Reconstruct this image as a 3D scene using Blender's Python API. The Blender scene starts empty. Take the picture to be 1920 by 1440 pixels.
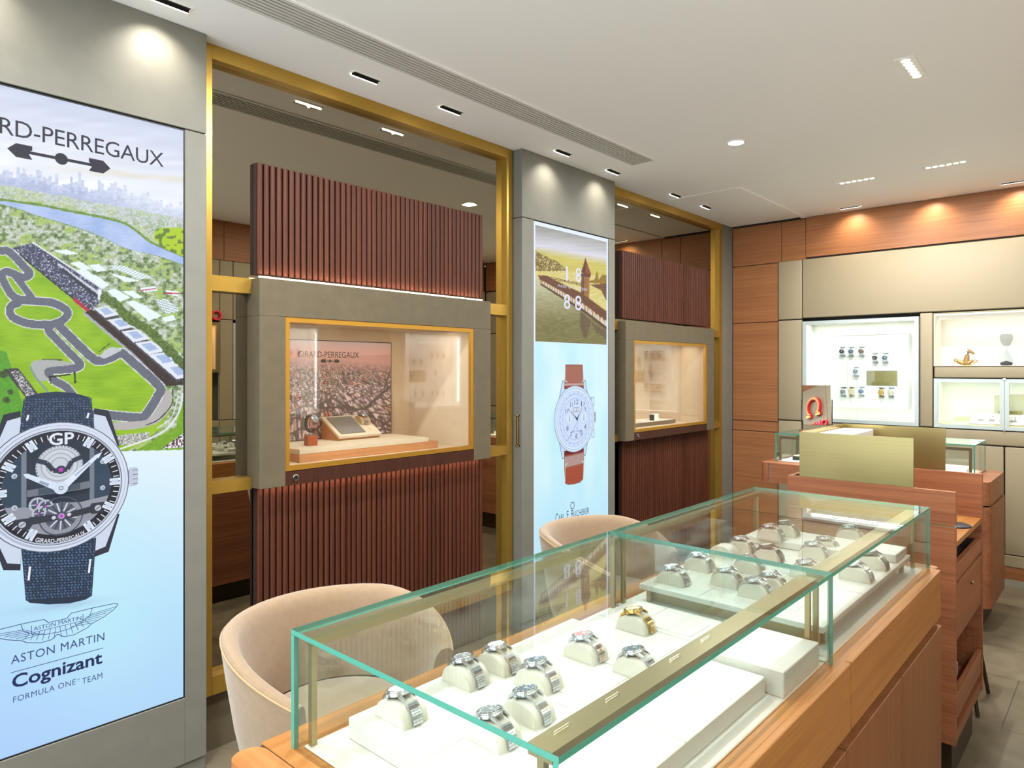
import bpy, bmesh, math, random
import numpy as np
from mathutils import Vector, Matrix

SC = bpy.context.scene
COL = SC.collection
random.seed(7)
R = math.radians

# ------------------------------------------------------------------ camera
YAW = R(42.1); FPX = 1292.0; CX, CY = 960.0, 693.0; HC = 1.525
cam_d = bpy.data.cameras.new('camera'); cam = bpy.data.objects.new('camera', cam_d); COL.objects.link(cam)
cam.location = (0, 0, HC); cam.rotation_euler = (R(90), 0, YAW)
cam_d.sensor_fit = 'HORIZONTAL'; cam_d.sensor_width = 36.0
cam_d.lens = 36.0 * FPX / 1920.0
cam_d.shift_x = 0.0; cam_d.shift_y = -(720.0 - CY) / 1920.0
cam_d.clip_start = 0.02; cam_d.clip_end = 60
SC.camera = cam

# ------------------------------------------------------------------ world, exposure
W = bpy.data.worlds.new('world'); SC.world = W; W.use_nodes = True
W.node_tree.nodes['Background'].inputs[0].default_value = (0.80, 0.91, 1.0, 1)
W.node_tree.nodes['Background'].inputs[1].default_value = 4.6  # strong fill added through the open front to brighten the ceiling
SC.view_settings.view_transform = 'Standard'; SC.view_settings.look = 'None'
SC.view_settings.exposure = 0.18; SC.view_settings.gamma = 1.0
SC.view_settings.use_curve_mapping = False
try:
    SC.cycles.transparent_max_bounces = 40
    SC.cycles.max_bounces = 12
    SC.cycles.glossy_bounces = 6
    SC.cycles.diffuse_bounces = 5
    SC.cycles.sample_clamp_indirect = 6.0
    SC.cycles.caustics_reflective = False
    SC.cycles.caustics_refractive = False
except Exception:
    pass

CEIL = 2.81

def area_light(name, loc, size, power, color=(1, .93, .82), rot=(0, 0, 0), spread=180):
    d = bpy.data.lights.new(name, 'AREA'); d.shape = 'RECTANGLE'; d.size, d.size_y = size
    d.energy = power; d.color = color; d.spread = R(spread)
    o = bpy.data.objects.new(name, d); COL.objects.link(o); o.location = loc; o.rotation_euler = rot
    return o

def spot_light(name, loc, target, power, angle=70, blend=.8, color=(1, .9, .75), rad=.02):
    d = bpy.data.lights.new(name, 'SPOT'); d.energy = power; d.spot_size = R(angle); d.spot_blend = blend
    d.color = color; d.shadow_soft_size = rad
    o = bpy.data.objects.new(name, d); COL.objects.link(o); o.location = loc
    o.rotation_euler = (Vector(target) - Vector(loc)).to_track_quat('-Z', 'Y').to_euler()
    return o

# ceiling luminaires in view, plus unseen lamps added as room fill: (x, y, size x, size y, power)
WARM = (1.0, .90, .76); NEUT = (.955, .978, 1.0); COOL = (.95, .98, 1.0)
for (lx, ly, sx, sy, p) in [(-.706, 3.32, .014, .24, 20), (-1.40, 5.045, .22, .012, 15), (-.88, 5.025, .22, .012, 15),
                            (-.706, 1.45, .014, .24, 7), (-.71, .3, .014, .24, 6), (-1.67, 3.73, .08, .08, 13),
                            (-1.75, 1.60, .10, .10, 17), (-1.75, .2, .10, .10, 18), (-.4, -.9, .3, .3, 26)]:
    area_light('luminaire_and_fill_light', (lx, ly, CEIL - .012), (sx, sy), p * 1.75, NEUT)

# wall washers aimed at the pillars and the rear wood frieze
for (ly, p) in [(.985, 20), (.445, 18), (1.815, 9), (2.325, 9), (3.225, 15), (3.755, 15), (4.573, 8), (5.064, 8)]:
    spot_light('washer_light', (-2.518, ly, CEIL - .010), (-2.66, ly, 2.50), p * .62, 110, 1.0, (1, .94, .82), .007)
for (lx, p) in [(-1.67, 13), (-1.12, 13), (-.60, 13), (-.1, 9)]:
    spot_light('washer_light', (lx, 5.842, CEIL - .010), (lx, 5.985, 2.40), p * .7, 130, 1.0, (1, .90, .72), .007)

# ------------------------------------------------------------------ colour helpers
def lin1(c):
    c = c / 255.0
    return c / 12.92 if c <= .04045 else ((c + .055) / 1.055) ** 2.4
def lin(rgb): return tuple(lin1(c) for c in rgb) + (1.0,)

# ------------------------------------------------------------------ materials
MC = {}
def nodes_of(m):
    m.use_nodes = True
    return m.node_tree.nodes, m.node_tree.links

def mat(name, rgb, rough=.5, metal=0.0, noise=0.0, nscale=30, bump=0.0, bscale=200, coat=0.0, spec=.5, sheen=0.0):
    if name in MC: return MC[name]
    m = bpy.data.materials.new(name); N, L = nodes_of(m); P = N['Principled BSDF']
    P.inputs['Roughness'].default_value = rough; P.inputs['Metallic'].default_value = metal
    P.inputs['Base Color'].default_value = lin(rgb)
    P.inputs['Specular IOR Level'].default_value = spec
    P.inputs['Coat Weight'].default_value = coat
    if sheen: P.inputs['Sheen Weight'].default_value = sheen
    if noise or bump:
        tc = N.new('ShaderNodeTexCoord')
    if noise:
        nt = N.new('ShaderNodeTexNoise'); nt.inputs['Scale'].default_value = nscale; nt.inputs['Detail'].default_value = 5
        L.new(tc.outputs['Object'], nt.inputs['Vector'])
        mx = N.new('ShaderNodeMixRGB'); mx.blend_type = 'MIX'
        c = lin(rgb)
        mx.inputs[1].default_value = tuple(max(0, k * (1 - noise)) for k in c[:3]) + (1,)
        mx.inputs[2].default_value = tuple(min(1, k * (1 + noise)) for k in c[:3]) + (1,)
        rp = N.new('ShaderNodeValToRGB'); rp.color_ramp.elements[0].position = .3; rp.color_ramp.elements[1].position = .7
        L.new(nt.outputs['Fac'], rp.inputs[0]); L.new(rp.outputs[0], mx.inputs[0]); L.new(mx.outputs[0], P.inputs['Base Color'])
    if bump:
        nb = N.new('ShaderNodeTexNoise'); nb.inputs['Scale'].default_value = bscale; nb.inputs['Detail'].default_value = 3
        L.new(tc.outputs['Object'], nb.inputs['Vector'])
        bp = N.new('ShaderNodeBump'); bp.inputs['Strength'].default_value = bump; bp.inputs['Distance'].default_value = .002
        L.new(nb.outputs['Fac'], bp.inputs['Height']); L.new(bp.outputs[0], P.inputs['Normal'])
    MC[name] = m
    return m

def wood(name, dark, light, axis='z', rough=.42, scale=1.0, contrast=.25):
    """straight-grained veneer; axis = the direction the grain runs in"""
    if name in MC: return MC[name]
    m = bpy.data.materials.new(name); N, L = nodes_of(m); P = N['Principled BSDF']
    P.inputs['Roughness'].default_value = rough; P.inputs['Specular IOR Level'].default_value = .22
    tc = N.new('ShaderNodeTexCoord'); mp = N.new('ShaderNodeMapping')
    s = {'x': (1.2, 55, 55), 'y': (55, 1.2, 55), 'z': (55, 55, 1.2)}[axis]
    mp.inputs['Scale'].default_value = tuple(k * scale for k in s)
    L.new(tc.outputs['Object'], mp.inputs['Vector'])
    n1 = N.new('ShaderNodeTexNoise'); n1.inputs['Scale'].default_value = 1.6; n1.inputs['Detail'].default_value = 6; n1.inputs['Roughness'].default_value = .65
    n1.inputs['Distortion'].default_value = .35
    L.new(mp.outputs[0], n1.inputs['Vector'])
    mp2 = N.new('ShaderNodeMapping'); mp2.inputs['Scale'].default_value = tuple(k * scale * .12 for k in s)
    L.new(tc.outputs['Object'], mp2.inputs['Vector'])
    n2 = N.new('ShaderNodeTexNoise'); n2.inputs['Scale'].default_value = 1.3; n2.inputs['Detail'].default_value = 3
    L.new(mp2.outputs[0], n2.inputs['Vector'])
    ad = N.new('ShaderNodeMath'); ad.operation = 'MULTIPLY_ADD'; ad.inputs[1].default_value = .65
    L.new(n1.outputs['Fac'], ad.inputs[0])
    ml = N.new('ShaderNodeMath'); ml.operation = 'MULTIPLY'; ml.inputs[1].default_value = .35
    L.new(n2.outputs['Fac'], ml.inputs[0]); L.new(ml.outputs[0], ad.inputs[2])
    rp = N.new('ShaderNodeValToRGB'); e = rp.color_ramp.elements
    e[0].position = .5 - contrast * .5; e[1].position = .5 + contrast * .5
    e[0].color = lin(dark); e[1].color = lin(light)
    L.new(ad.outputs[0], rp.inputs[0]); L.new(rp.outputs[0], P.inputs['Base Color'])
    bp = N.new('ShaderNodeBump'); bp.inputs['Strength'].default_value = .12; bp.inputs['Distance'].default_value = .001
    L.new(n1.outputs['Fac'], bp.inputs['Height']); L.new(bp.outputs[0], P.inputs['Normal'])
    MC[name] = m
    return m

def brushed(name, rgb, axis='x', rough=.32, var=.12):
    """brushed sheet metal, the lines run along axis"""
    if name in MC: return MC[name]
    m = bpy.data.materials.new(name); N, L = nodes_of(m); P = N['Principled BSDF']
    P.inputs['Metallic'].default_value = 1.0; P.inputs['Roughness'].default_value = rough
    tc = N.new('ShaderNodeTexCoord'); mp = N.new('ShaderNodeMapping')
    mp.inputs['Scale'].default_value = {'x': (2, 300, 300), 'y': (300, 2, 300), 'z': (300, 300, 2)}[axis]
    L.new(tc.outputs['Object'], mp.inputs['Vector'])
    n1 = N.new('ShaderNodeTexNoise'); n1.inputs['Scale'].default_value = 1.0; n1.inputs['Detail'].default_value = 4
    L.new(mp.outputs[0], n1.inputs['Vector'])
    mx = N.new('ShaderNodeMixRGB'); c = lin(rgb)
    mx.inputs[1].default_value = tuple(k * (1 - var) for k in c[:3]) + (1,)
    mx.inputs[2].default_value = tuple(min(1, k * (1 + var)) for k in c[:3]) + (1,)
    L.new(n1.outputs['Fac'], mx.inputs[0]); L.new(mx.outputs[0], P.inputs['Base Color'])
    bp = N.new('ShaderNodeBump'); bp.inputs['Strength'].default_value = .15; bp.inputs['Distance'].default_value = .0006
    L.new(n1.outputs['Fac'], bp.inputs['Height']); L.new(bp.outputs[0], P.inputs['Normal'])
    MC[name] = m
    return m

def glass(name, tint=(.95, .985, .97), refl=1.0, ior=1.5):
    if name in MC: return MC[name]
    m = bpy.data.materials.new(name); N, L = nodes_of(m)
    N.remove(N['Principled BSDF']); out = N['Material Output']
    tr = N.new('ShaderNodeBsdfTransparent'); tr.inputs[0].default_value = tint + (1,)
    gl = N.new('ShaderNodeBsdfGlossy'); gl.inputs[0].default_value = (refl, refl, refl, 1); gl.inputs['Roughness'].default_value = 0.0
    # Schlick reflectance, the same from both sides of the plate
    f0 = ((ior - 1) / (ior + 1)) ** 2
    lw = N.new('ShaderNodeLayerWeight'); lw.inputs[0].default_value = .5
    pw = N.new('ShaderNodeMath'); pw.operation = 'POWER'; pw.inputs[1].default_value = 5
    fr = N.new('ShaderNodeMath'); fr.operation = 'MULTIPLY_ADD'; fr.inputs[1].default_value = 1 - f0; fr.inputs[2].default_value = f0
    L.new(lw.outputs['Facing'], pw.inputs[0]); L.new(pw.outputs[0], fr.inputs[0])
    mx = N.new('ShaderNodeMixShader')
    L.new(fr.outputs[0], mx.inputs[0]); L.new(tr.outputs[0], mx.inputs[1]); L.new(gl.outputs[0], mx.inputs[2])
    L.new(mx.outputs[0], out.inputs[0])
    MC[name] = m
    return m

def mirror(name, rgb, rough=0.0):
    if name in MC: return MC[name]
    m = bpy.data.materials.new(name); N, L = nodes_of(m)
    N.remove(N['Principled BSDF']); out = N['Material Output']
    gl = N.new('ShaderNodeBsdfGlossy'); gl.inputs[0].default_value = rgb + (1,); gl.inputs['Roughness'].default_value = rough
    L.new(gl.outputs[0], out.inputs[0])
    MC[name] = m
    return m

def emit(name, rgb, s=1.0):
    if name in MC: return MC[name]
    m = bpy.data.materials.new(name); N, L = nodes_of(m)
    N.remove(N['Principled BSDF']); out = N['Material Output']
    e = N.new('ShaderNodeEmission'); e.inputs[0].default_value = lin(rgb); e.inputs[1].default_value = s
    L.new(e.outputs[0], out.inputs[0])
    MC[name] = m
    return m

def art_mat(name, lit=True, s=1.0):
    """printed picture: colours come from the mesh's colour layer; lit = back-lit display"""
    if name in MC: return MC[name]
    m = bpy.data.materials.new(name); N, L = nodes_of(m); out = N['Material Output']
    at = N.new('ShaderNodeVertexColor'); at.layer_name = 'Col'
    P = N['Principled BSDF']
    if lit:
        P.inputs['Base Color'].default_value = (.01, .01, .012, 1); P.inputs['Roughness'].default_value = .6; P.inputs['Specular IOR Level'].default_value = .15
        L.new(at.outputs[0], P.inputs['Emission Color']); P.inputs['Emission Strength'].default_value = s * 2 ** -SC.view_settings.exposure
    else:
        L.new(at.outputs[0], P.inputs['Base Color']); P.inputs['Roughness'].default_value = .35
    MC[name] = m
    return m

M_CEIL = mat('ceiling_white_paint', (243, 242, 240), .8)
M_PLASTER = mat('greige_plaster', (108, 106, 96), .62, noise=.05, nscale=14)
M_PLASTER2 = mat('olive_suede_panel', (88, 77, 56), .75, noise=.10, nscale=16)
M_GOLD = mat('satin_gold_metal', (182, 146, 66), .36, .8, spec=.5)
M_GOLDW = mat('gold_window_metal', (182, 134, 50), .4, .7)
M_BRASS = brushed('brushed_brass', (164, 146, 96), 'x', .30)
M_BRASSZ = mat('pale_brass', (158, 142, 104), .34, .85)
M_MIRROR = mirror('bronze_mirror', (.38, .335, .255))
M_CLEARMIR = mirror('silver_mirror', (.88, .87, .86))
M_SLAT = wood('dark_slat_wood', (44, 19, 11), (98, 52, 32), 'z', .5, 1.0, .5)
M_SLATB = mat('dark_slat_backing', (46, 25, 19), .7)
M_WALNUT = wood('dark_walnut', (40, 20, 15), (78, 44, 32), 'z', .4, 1, .5)
M_OAK = wood('counter_oak_y', (136, 84, 38), (172, 118, 64), 'y', .4, .8, .35)
M_OAKX = wood('counter_oak_x', (136, 84, 40), (172, 118, 68), 'x', .4, .8, .35)
M_OAKZ = wood('counter_oak_z', (126, 80, 46), (160, 112, 72), 'z', .42, .8, .35)
M_REDX = wood('red_oak_x', (114, 66, 42), (166, 108, 74), 'x', .42, 1.0, .38)
M_REDY = wood('red_oak_y', (114, 66, 42), (162, 104, 70), 'y', .42, 1.0, .38)
M_WALLW = wood('wall_oak_x', (122, 75, 44), (164, 110, 70), 'x', .42, .9, .4)
M_WALLWY = wood('wall_oak_y', (126, 76, 42), (170, 112, 68), 'y', .42, .9, .4)
M_CLAD = mat('beige_leather', (146, 132, 104), .55, bump=.15, bscale=500)
M_SEAM = mat('dark_seam', (40, 30, 22), .8)
M_WHITE = mat('white_lacquer', (236, 234, 226), .4)
M_CREAM = mat('cream_leatherette', (200, 193, 178), .5, bump=.08, bscale=700)
M_DECK = mat('white_deck', (200, 196, 186), .45)
M_GREYFR = mat('grey_metal_frame', (176, 184, 180), .4, .3)
M_STEEL = mat('polished_steel', (196, 198, 202), .22, 1.0)
M_STEELB = mat('brushed_steel', (190, 192, 196), .26, 1.0)
M_ROSE = mat('rose_gold', (214, 160, 118), .15, 1.0)
M_YGOLD = mat('yellow_gold', (206, 168, 96), .16, 1.0)
M_BLACK = mat('black_plastic', (18, 18, 18), .5)
M_DKMETAL = mat('dark_bronze_metal', (70, 58, 44), .4, .7)
M_GLASS = glass('clear_glass')
M_GLASSW = glass('window_glass', (.97, .975, .96), 1.0, 1.55)
M_EDGE = mat('green_glass_edge', (68, 138, 120), .15, 0, spec=.8)
M_FABRIC = mat('beige_velvet', (138, 114, 86), .85, noise=.07, nscale=60, bump=.25, bscale=900, sheen=.35)
M_LED = emit('led_strip_warm', (255, 226, 196), 5.0)
M_LEDW = emit('led_strip_white', (255, 250, 240), 5.0)
M_LAMP = emit('lamp_lens', (255, 248, 232), 7.0)
M_BOXIN = mat('beige_suede_lining', (206, 184, 156), .8, noise=.04, nscale=20)

# ------------------------------------------------------------------ mesh helpers
class B:
    def __init__(s): s.bm = bmesh.new(); s.mi = 0
    def _tag(s, faces):
        for f in faces: f.material_index = s.mi
    def box(s, x0, x1, y0, y1, z0, z1, bev=0, seg=2):
        x0, x1 = min(x0, x1), max(x0, x1); y0, y1 = min(y0, y1), max(y0, y1); z0, z1 = min(z0, z1), max(z0, z1)
        m = Matrix.Translation(((x0 + x1) / 2, (y0 + y1) / 2, (z0 + z1) / 2)) @ Matrix.Diagonal((x1 - x0, y1 - y0, z1 - z0, 1))
        r = bmesh.ops.create_cube(s.bm, size=1, matrix=m)
        vs = r['verts']; fs = set(f for v in vs for f in v.link_faces); s._tag(fs)
        if bev:
            es = list(set(e for v in vs for e in v.link_edges))
            q = bmesh.ops.bevel(s.bm, geom=es, offset=bev, segments=seg, affect='EDGES', profile=.5)
            s._tag(q['faces'])
        return s
    def quad(s, pts):
        f = s.bm.faces.new([s.bm.verts.new(p) for p in pts]); s._tag([f]); return s
    def prism(s, pts, axis, a, b):
        def P(p, t):
            return {'x': (t, p[0], p[1]), 'y': (p[0], t, p[1]), 'z': (p[0], p[1], t)}[axis]
        v0 = [s.bm.verts.new(P(p, a)) for p in pts]; v1 = [s.bm.verts.new(P(p, b)) for p in pts]
        n = len(pts); fs = [s.bm.faces.new(v0), s.bm.faces.new(v1[::-1])]
        for i in range(n):
            fs.append(s.bm.faces.new((v0[i], v1[i], v1[(i + 1) % n], v0[(i + 1) % n])))
        s._tag(fs); bmesh.ops.recalc_face_normals(s.bm, faces=fs)
        return s
    def lathe(s, prof, c=(0, 0, 0), axis='z', n=24, cap=True):
        rings = []
        for (r, h) in prof:
            ring = []
            for i in range(n):
                a = 2 * math.pi * i / n; p = (r * math.cos(a), r * math.sin(a), h)
                if axis == 'x': p = (p[2], p[0], p[1])
                elif axis == 'y': p = (p[0], p[2], p[1])
                ring.append(s.bm.verts.new((p[0] + c[0], p[1] + c[1], p[2] + c[2])))
            rings.append(ring)
        fs = []
        for k in range(len(rings) - 1):
            for i in range(n):
                fs.append(s.bm.faces.new((rings[k][i], rings[k][(i + 1) % n], rings[k + 1][(i + 1) % n], rings[k + 1][i])))
        if cap: fs += [s.bm.faces.new(rings[0][::-1]), s.bm.faces.new(rings[-1])]
        s._tag(fs); bmesh.ops.recalc_face_normals(s.bm, faces=fs)
        return s
    def tube(s, pts, r, n=8, closed=False):
        pts = [Vector(p) for p in pts]; rings = []; m = len(pts)
        rr = r if isinstance(r, (list, tuple)) else [r] * m
        for i, p in enumerate(pts):
            a = pts[(i - 1) % m] if (closed or i > 0) else p; b = pts[(i + 1) % m] if (closed or i < m - 1) else p
            t = (b - a).normalized(); up = Vector((0, 0, 1)) if abs(t.z) < .95 else Vector((1, 0, 0))
            u = t.cross(up).normalized(); w = t.cross(u)
            rings.append([s.bm.verts.new(p + (u * math.cos(2 * math.pi * k / n) + w * math.sin(2 * math.pi * k / n)) * rr[i]) for k in range(n)])
        fs = []
        for k in range(m if closed else m - 1):
            q = rings[(k + 1) % m]
            for i in range(n): fs.append(s.bm.faces.new((rings[k][i], rings[k][(i + 1) % n], q[(i + 1) % n], q[i])))
        if not closed: fs += [s.bm.faces.new(rings[0][::-1]), s.bm.faces.new(rings[-1])]
        s._tag(fs); bmesh.ops.recalc_face_normals(s.bm, faces=fs)
        return s
    def ball(s, c, r, sc=(1, 1, 1), n=12):
        m = Matrix.Translation(c) @ Matrix.Diagonal((sc[0], sc[1], sc[2], 1))
        q = bmesh.ops.create_uvsphere(s.bm, u_segments=n, v_segments=max(6, n // 2), radius=r, matrix=m)
        s._tag(set(f for v in q['verts'] for f in v.link_faces)); return s
    def xform(s, M):
        bmesh.ops.transform(s.bm, matrix=M, verts=s.bm.verts[:]); return s

LOC = {}
def _props(o, label, cat, group=None, kind=None):
    if label: o['label'] = label
    if cat: o['category'] = cat
    if group: o['group'] = group
    if kind: o['kind'] = kind
def thing(name, label, cat, loc, group=None):
    o = bpy.data.objects.new(name, None); o.empty_display_size = .05; COL.objects.link(o)
    o.location = loc; LOC[o.name] = Vector(loc); _props(o, label, cat, group)
    return o
def link_mesh(name, b, mats, parent=None, smooth=False, loc=None):
    """b holds world coordinates; they are stored relative to the parent's (or own) origin"""
    off = LOC[parent.name] if parent is not None else (Vector(loc) if loc is not None else Vector((0, 0, 0)))
    me = bpy.data.meshes.new(name)
    bmesh.ops.translate(b.bm, verts=b.bm.verts[:], vec=-off)
    b.bm.normal_update(); b.bm.to_mesh(me); b.bm.free()
    for m in (mats if isinstance(mats, (list, tuple)) else [mats]): me.materials.append(m)
    if smooth:
        me.polygons.foreach_set('use_smooth', [True] * len(me.polygons))
        try: me.set_sharp_from_angle(angle=R(40))
        except Exception: pass
    o = bpy.data.objects.new(name, me); COL.objects.link(o)
    if parent is not None:
        o.parent = parent; LOC[o.name] = off
    else:
        o.location = off; LOC[o.name] = off
    return o
def part(name, b, m, parent, smooth=False, label=None):
    o = link_mesh(name, b, m, parent, smooth)
    if label: o['label'] = label
    return o
def solo(name, b, m, label, cat, loc=None, group=None, smooth=False):
    o = link_mesh(name, b, m, None, smooth, loc); _props(o, label, cat, group); return o
def struct(name, b, m, smooth=False, label=None):
    o = link_mesh(name, b, m, None, smooth); o['kind'] = 'structure'
    if label: o['label'] = label
    return o
def dup(root, loc, rotz=0, label=None, group=None, scale=None):
    r = root.copy(); COL.objects.link(r); r.location = loc; r.rotation_euler = (0, 0, rotz)
    LOC[r.name] = Vector(loc)
    if scale: r.scale = scale
    if label: r['label'] = label
    if group: r['group'] = group
    for ch in list(root.children):
        c = ch.copy(); COL.objects.link(c); c.parent = r
        for g in list(ch.children):
            d = g.copy(); COL.objects.link(d); d.parent = c
    return r
def pane(b, x0, x1, y0, y1, z0, z1):
    """glass plate: big faces slot 0, narrow edges slot 1"""
    d = [x1 - x0, y1 - y0, z1 - z0]; k = d.index(min(d))
    n0 = len(b.bm.faces); b.box(x0, x1, y0, y1, z0, z1); b.bm.faces.ensure_lookup_table(); b.bm.normal_update()
    for f in b.bm.faces[n0:]:
        f.material_index = 0 if abs(f.normal[k]) > .9 else 1
    return b

# ------------------------------------------------------------------ flat pictures on real planes x = const
CA, SA = math.cos(YAW), math.sin(YAW)
def P(u, v, X):
    """point of the plane x = X that the photograph shows at pixel (u, v): (y, z)"""
    r = (u - CX) / FPX; h = (CY - v) / FPX
    t = X / (r * CA - SA)
    return ((r * SA + CA) * t, HC + h * t)
def PX(y, z, X):
    r = X * CA + y * SA; d = -X * SA + y * CA
    return CX + FPX * r / d, CY - FPX * (z - HC) / d

def lin_np(c):
    c = np.clip(c, 0, 255) / 255.0
    return np.where(c <= .04045, c / 12.92, ((c + .055) / 1.055) ** 2.4)

class Art:
    """coloured polygons layered in front of the plane x = X (towards +x)"""
    def __init__(s, X, step=.00012): s.X = X; s.k = 0; s.v = []; s.f = []; s.c = []; s.step = step
    def layer(s): s.k += 1
    def poly(s, pts, col, px=False):
        if px: pts = [P(u, v, s.X) for (u, v) in pts]
        s.k += 1; i0 = len(s.v); x = s.X + s.k * s.step
        s.v += [(x, y, z) for (y, z) in pts]
        cols = col if isinstance(col[0], (list, tuple)) else [col] * len(pts)
        idx = list(range(i0, i0 + len(pts)))
        a = sum(pts[i][0] * pts[(i + 1) % len(pts)][1] - pts[(i + 1) % len(pts)][0] * pts[i][1] for i in range(len(pts)))
        if a < 0: idx = idx[::-1]; cols = list(cols)[::-1]
        s.f.append(idx); s.c.append([lin(c) for c in cols])
    def many(s, polys, col):
        k = s.k
        for q in polys: s.k = k; s.poly(q, col)
    def disc(s, cy, cz, r, col, rz=None, n=48): s.poly([(cy + r * math.cos(2 * math.pi * i / n), cz + (rz or r) * math.sin(2 * math.pi * i / n)) for i in range(n)], col)
    def ring(s, cy, cz, r0, r1, col, n=56, a0=0, a1=360):
        k = s.k + 1
        for i in range(n):
            t0 = R(a0 + (a1 - a0) * i / n); t1 = R(a0 + (a1 - a0) * (i + 1) / n); s.k = k - 1
            s.poly([(cy + r0 * math.cos(t0), cz + r0 * math.sin(t0)), (cy + r1 * math.cos(t0), cz + r1 * math.sin(t0)),
                    (cy + r1 * math.cos(t1), cz + r1 * math.sin(t1)), (cy + r0 * math.cos(t1), cz + r0 * math.sin(t1))], col)
    def line(s, p, q, w, col, w2=None):
        d = Vector((q[0] - p[0], q[1] - p[1])); d.normalize(); n = Vector((-d.y, d.x)); w2 = w if w2 is None else w2
        s.poly([(p[0] + n.x * w / 2, p[1] + n.y * w / 2), (p[0] - n.x * w / 2, p[1] - n.y * w / 2), (q[0] - n.x * w2 / 2, q[1] - n.y * w2 / 2), (q[0] + n.x * w2 / 2, q[1] + n.y * w2 / 2)], col)
    def path(s, pts, w, col):
        k = s.k
        for a, b in zip(pts[:-1], pts[1:]): s.k = k; s.line(a, b, w, col)
    def text(s, body, y0, y1, z0, z1, col, fn=None, spacing=1.0, bold=0.0):
        cu = bpy.data.curves.new('lettering', 'FONT'); cu.body = body; cu.space_character = spacing; cu.offset = bold
        cu.resolution_u = 3
        o = bpy.data.objects.new('lettering', cu); COL.objects.link(o)
        bpy.context.view_layer.update()
        me = o.evaluated_get(bpy.context.evaluated_depsgraph_get()).to_mesh()
        co = [tuple(v.co) for v in me.vertices]; fs = [list(p.vertices) for p in me.polygons]
        xs = [c[0] for c in co]; ys = [c[1] for c in co]; ax, bx, ay, by = min(xs), max(xs), min(ys), max(ys)
        s.k += 1; i0 = len(s.v); x = s.X + s.k * s.step
        for c in co:
            t = (c[0] - ax) / (bx - ax); h = (c[1] - ay) / (by - ay)
            y, z = (fn(t, h) if fn else (y0 + (y1 - y0) * t, z0 + (z1 - z0) * h))
            s.v.append((x, y, z))
        for f in fs: s.f.append([i0 + i for i in f]); s.c.append([lin(col)] * len(f))
        o.evaluated_get(bpy.context.evaluated_depsgraph_get()).to_mesh_clear()
        bpy.data.objects.remove(o); bpy.data.curves.remove(cu)
    def build(s, name, m, parent):
        off = LOC[parent.name]; me = bpy.data.meshes.new(name)
        me.from_pydata([(a - off.x, b - off.y, c - off.z) for (a, b, c) in s.v], [], s.f)
        ca = me.color_attributes.new('Col', 'FLOAT_COLOR', 'CORNER')
        flat = []
        for cs in s.c:
            for c in cs: flat += c
        ca.data.foreach_set('color', flat)
        me.materials.append(m); o = bpy.data.objects.new(name, me); COL.objects.link(o); o.parent = parent; LOC[o.name] = off
        return o

def raster(name, X, y0, y1, z0, z1, step, fn, m, parent):
    """finely divided flat picture; fn(u, v) gives sRGB colours for arrays of photo pixels"""
    ny = max(2, int(round((y1 - y0) / step))); nz = max(2, int(round((z1 - z0) / step)))
    ys = np.linspace(y0, y1, ny + 1); zs = np.linspace(z0, z1, nz + 1)
    Yg, Zg = np.meshgrid(ys, zs)
    Yf, Zf = Yg.ravel(), Zg.ravel()
    r = X * CA + Yf * SA; d = -X * SA + Yf * CA
    col = fn(CX + FPX * r / d, CY - FPX * (Zf - HC) / d)
    off = LOC[parent.name]
    co = np.stack([np.full_like(Yf, X) - off.x, Yf - off.y, Zf - off.z], 1)
    i = np.arange(ny)[None, :] + np.arange(nz)[:, None] * (ny + 1); i = i.ravel()
    fa = np.stack([i, i + 1, i + ny + 2, i + ny + 1], 1).astype(np.int32)
    me = bpy.data.meshes.new(name); me.vertices.add(len(co)); me.vertices.foreach_set('co', co.ravel().astype(np.float32))
    me.loops.add(fa.size); me.loops.foreach_set('vertex_index', fa.ravel())
    me.polygons.add(len(fa)); me.polygons.foreach_set('loop_start', np.arange(0, fa.size, 4, dtype=np.int32))
    me.update(calc_edges=True); me.validate()
    ca = me.color_attributes.new('Col', 'FLOAT_COLOR', 'POINT')
    c4 = np.concatenate([lin_np(col), np.ones((len(col), 1))], 1)
    ca.data.foreach_set('color', c4.ravel().astype(np.float32))
    me.materials.append(m); o = bpy.data.objects.new(name, me); COL.objects.link(o); o.parent = parent; LOC[o.name] = off
    return o

def vnoise(x, y, seed=0):
    xi, yi = np.floor(x), np.floor(y); fx, fy = x - xi, y - yi
    fx = fx * fx * (3 - 2 * fx); fy = fy * fy * (3 - 2 * fy)
    def h(a, b):
        t = np.sin(a * 127.1 + b * 311.7 + seed * 74.7) * 43758.5453
        return t - np.floor(t)
    return (h(xi, yi) * (1 - fx) + h(xi + 1, yi) * fx) * (1 - fy) + (h(xi, yi + 1) * (1 - fx) + h(xi + 1, yi + 1) * fx) * fy
def hashc(x, y, seed=0):
    t = np.sin(np.floor(x) * 127.1 + np.floor(y) * 311.7 + seed * 74.7) * 43758.5453
    return t - np.floor(t)
def inpoly(u, v, pts):
    ins = np.zeros(u.shape, bool); n = len(pts)
    for i in range(n):
        (x0, y0), (x1, y1) = pts[i], pts[(i + 1) % n]
        if y0 == y1: continue
        c = ((y0 > v) != (y1 > v)) & (u < (x1 - x0) * (v - y0) / (y1 - y0) + x0)
        ins ^= c
    return ins
def distline(u, v, pts):
    best = np.full(u.shape, 1e9)
    for (x0, y0), (x1, y1) in zip(pts[:-1], pts[1:]):
        dx, dy = x1 - x0, y1 - y0; t = np.clip(((u - x0) * dx + (v - y0) * dy) / (dx * dx + dy * dy + 1e-9), 0, 1)
        best = np.minimum(best, np.hypot(u - x0 - t * dx, v - y0 - t * dy))
    return best
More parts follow.
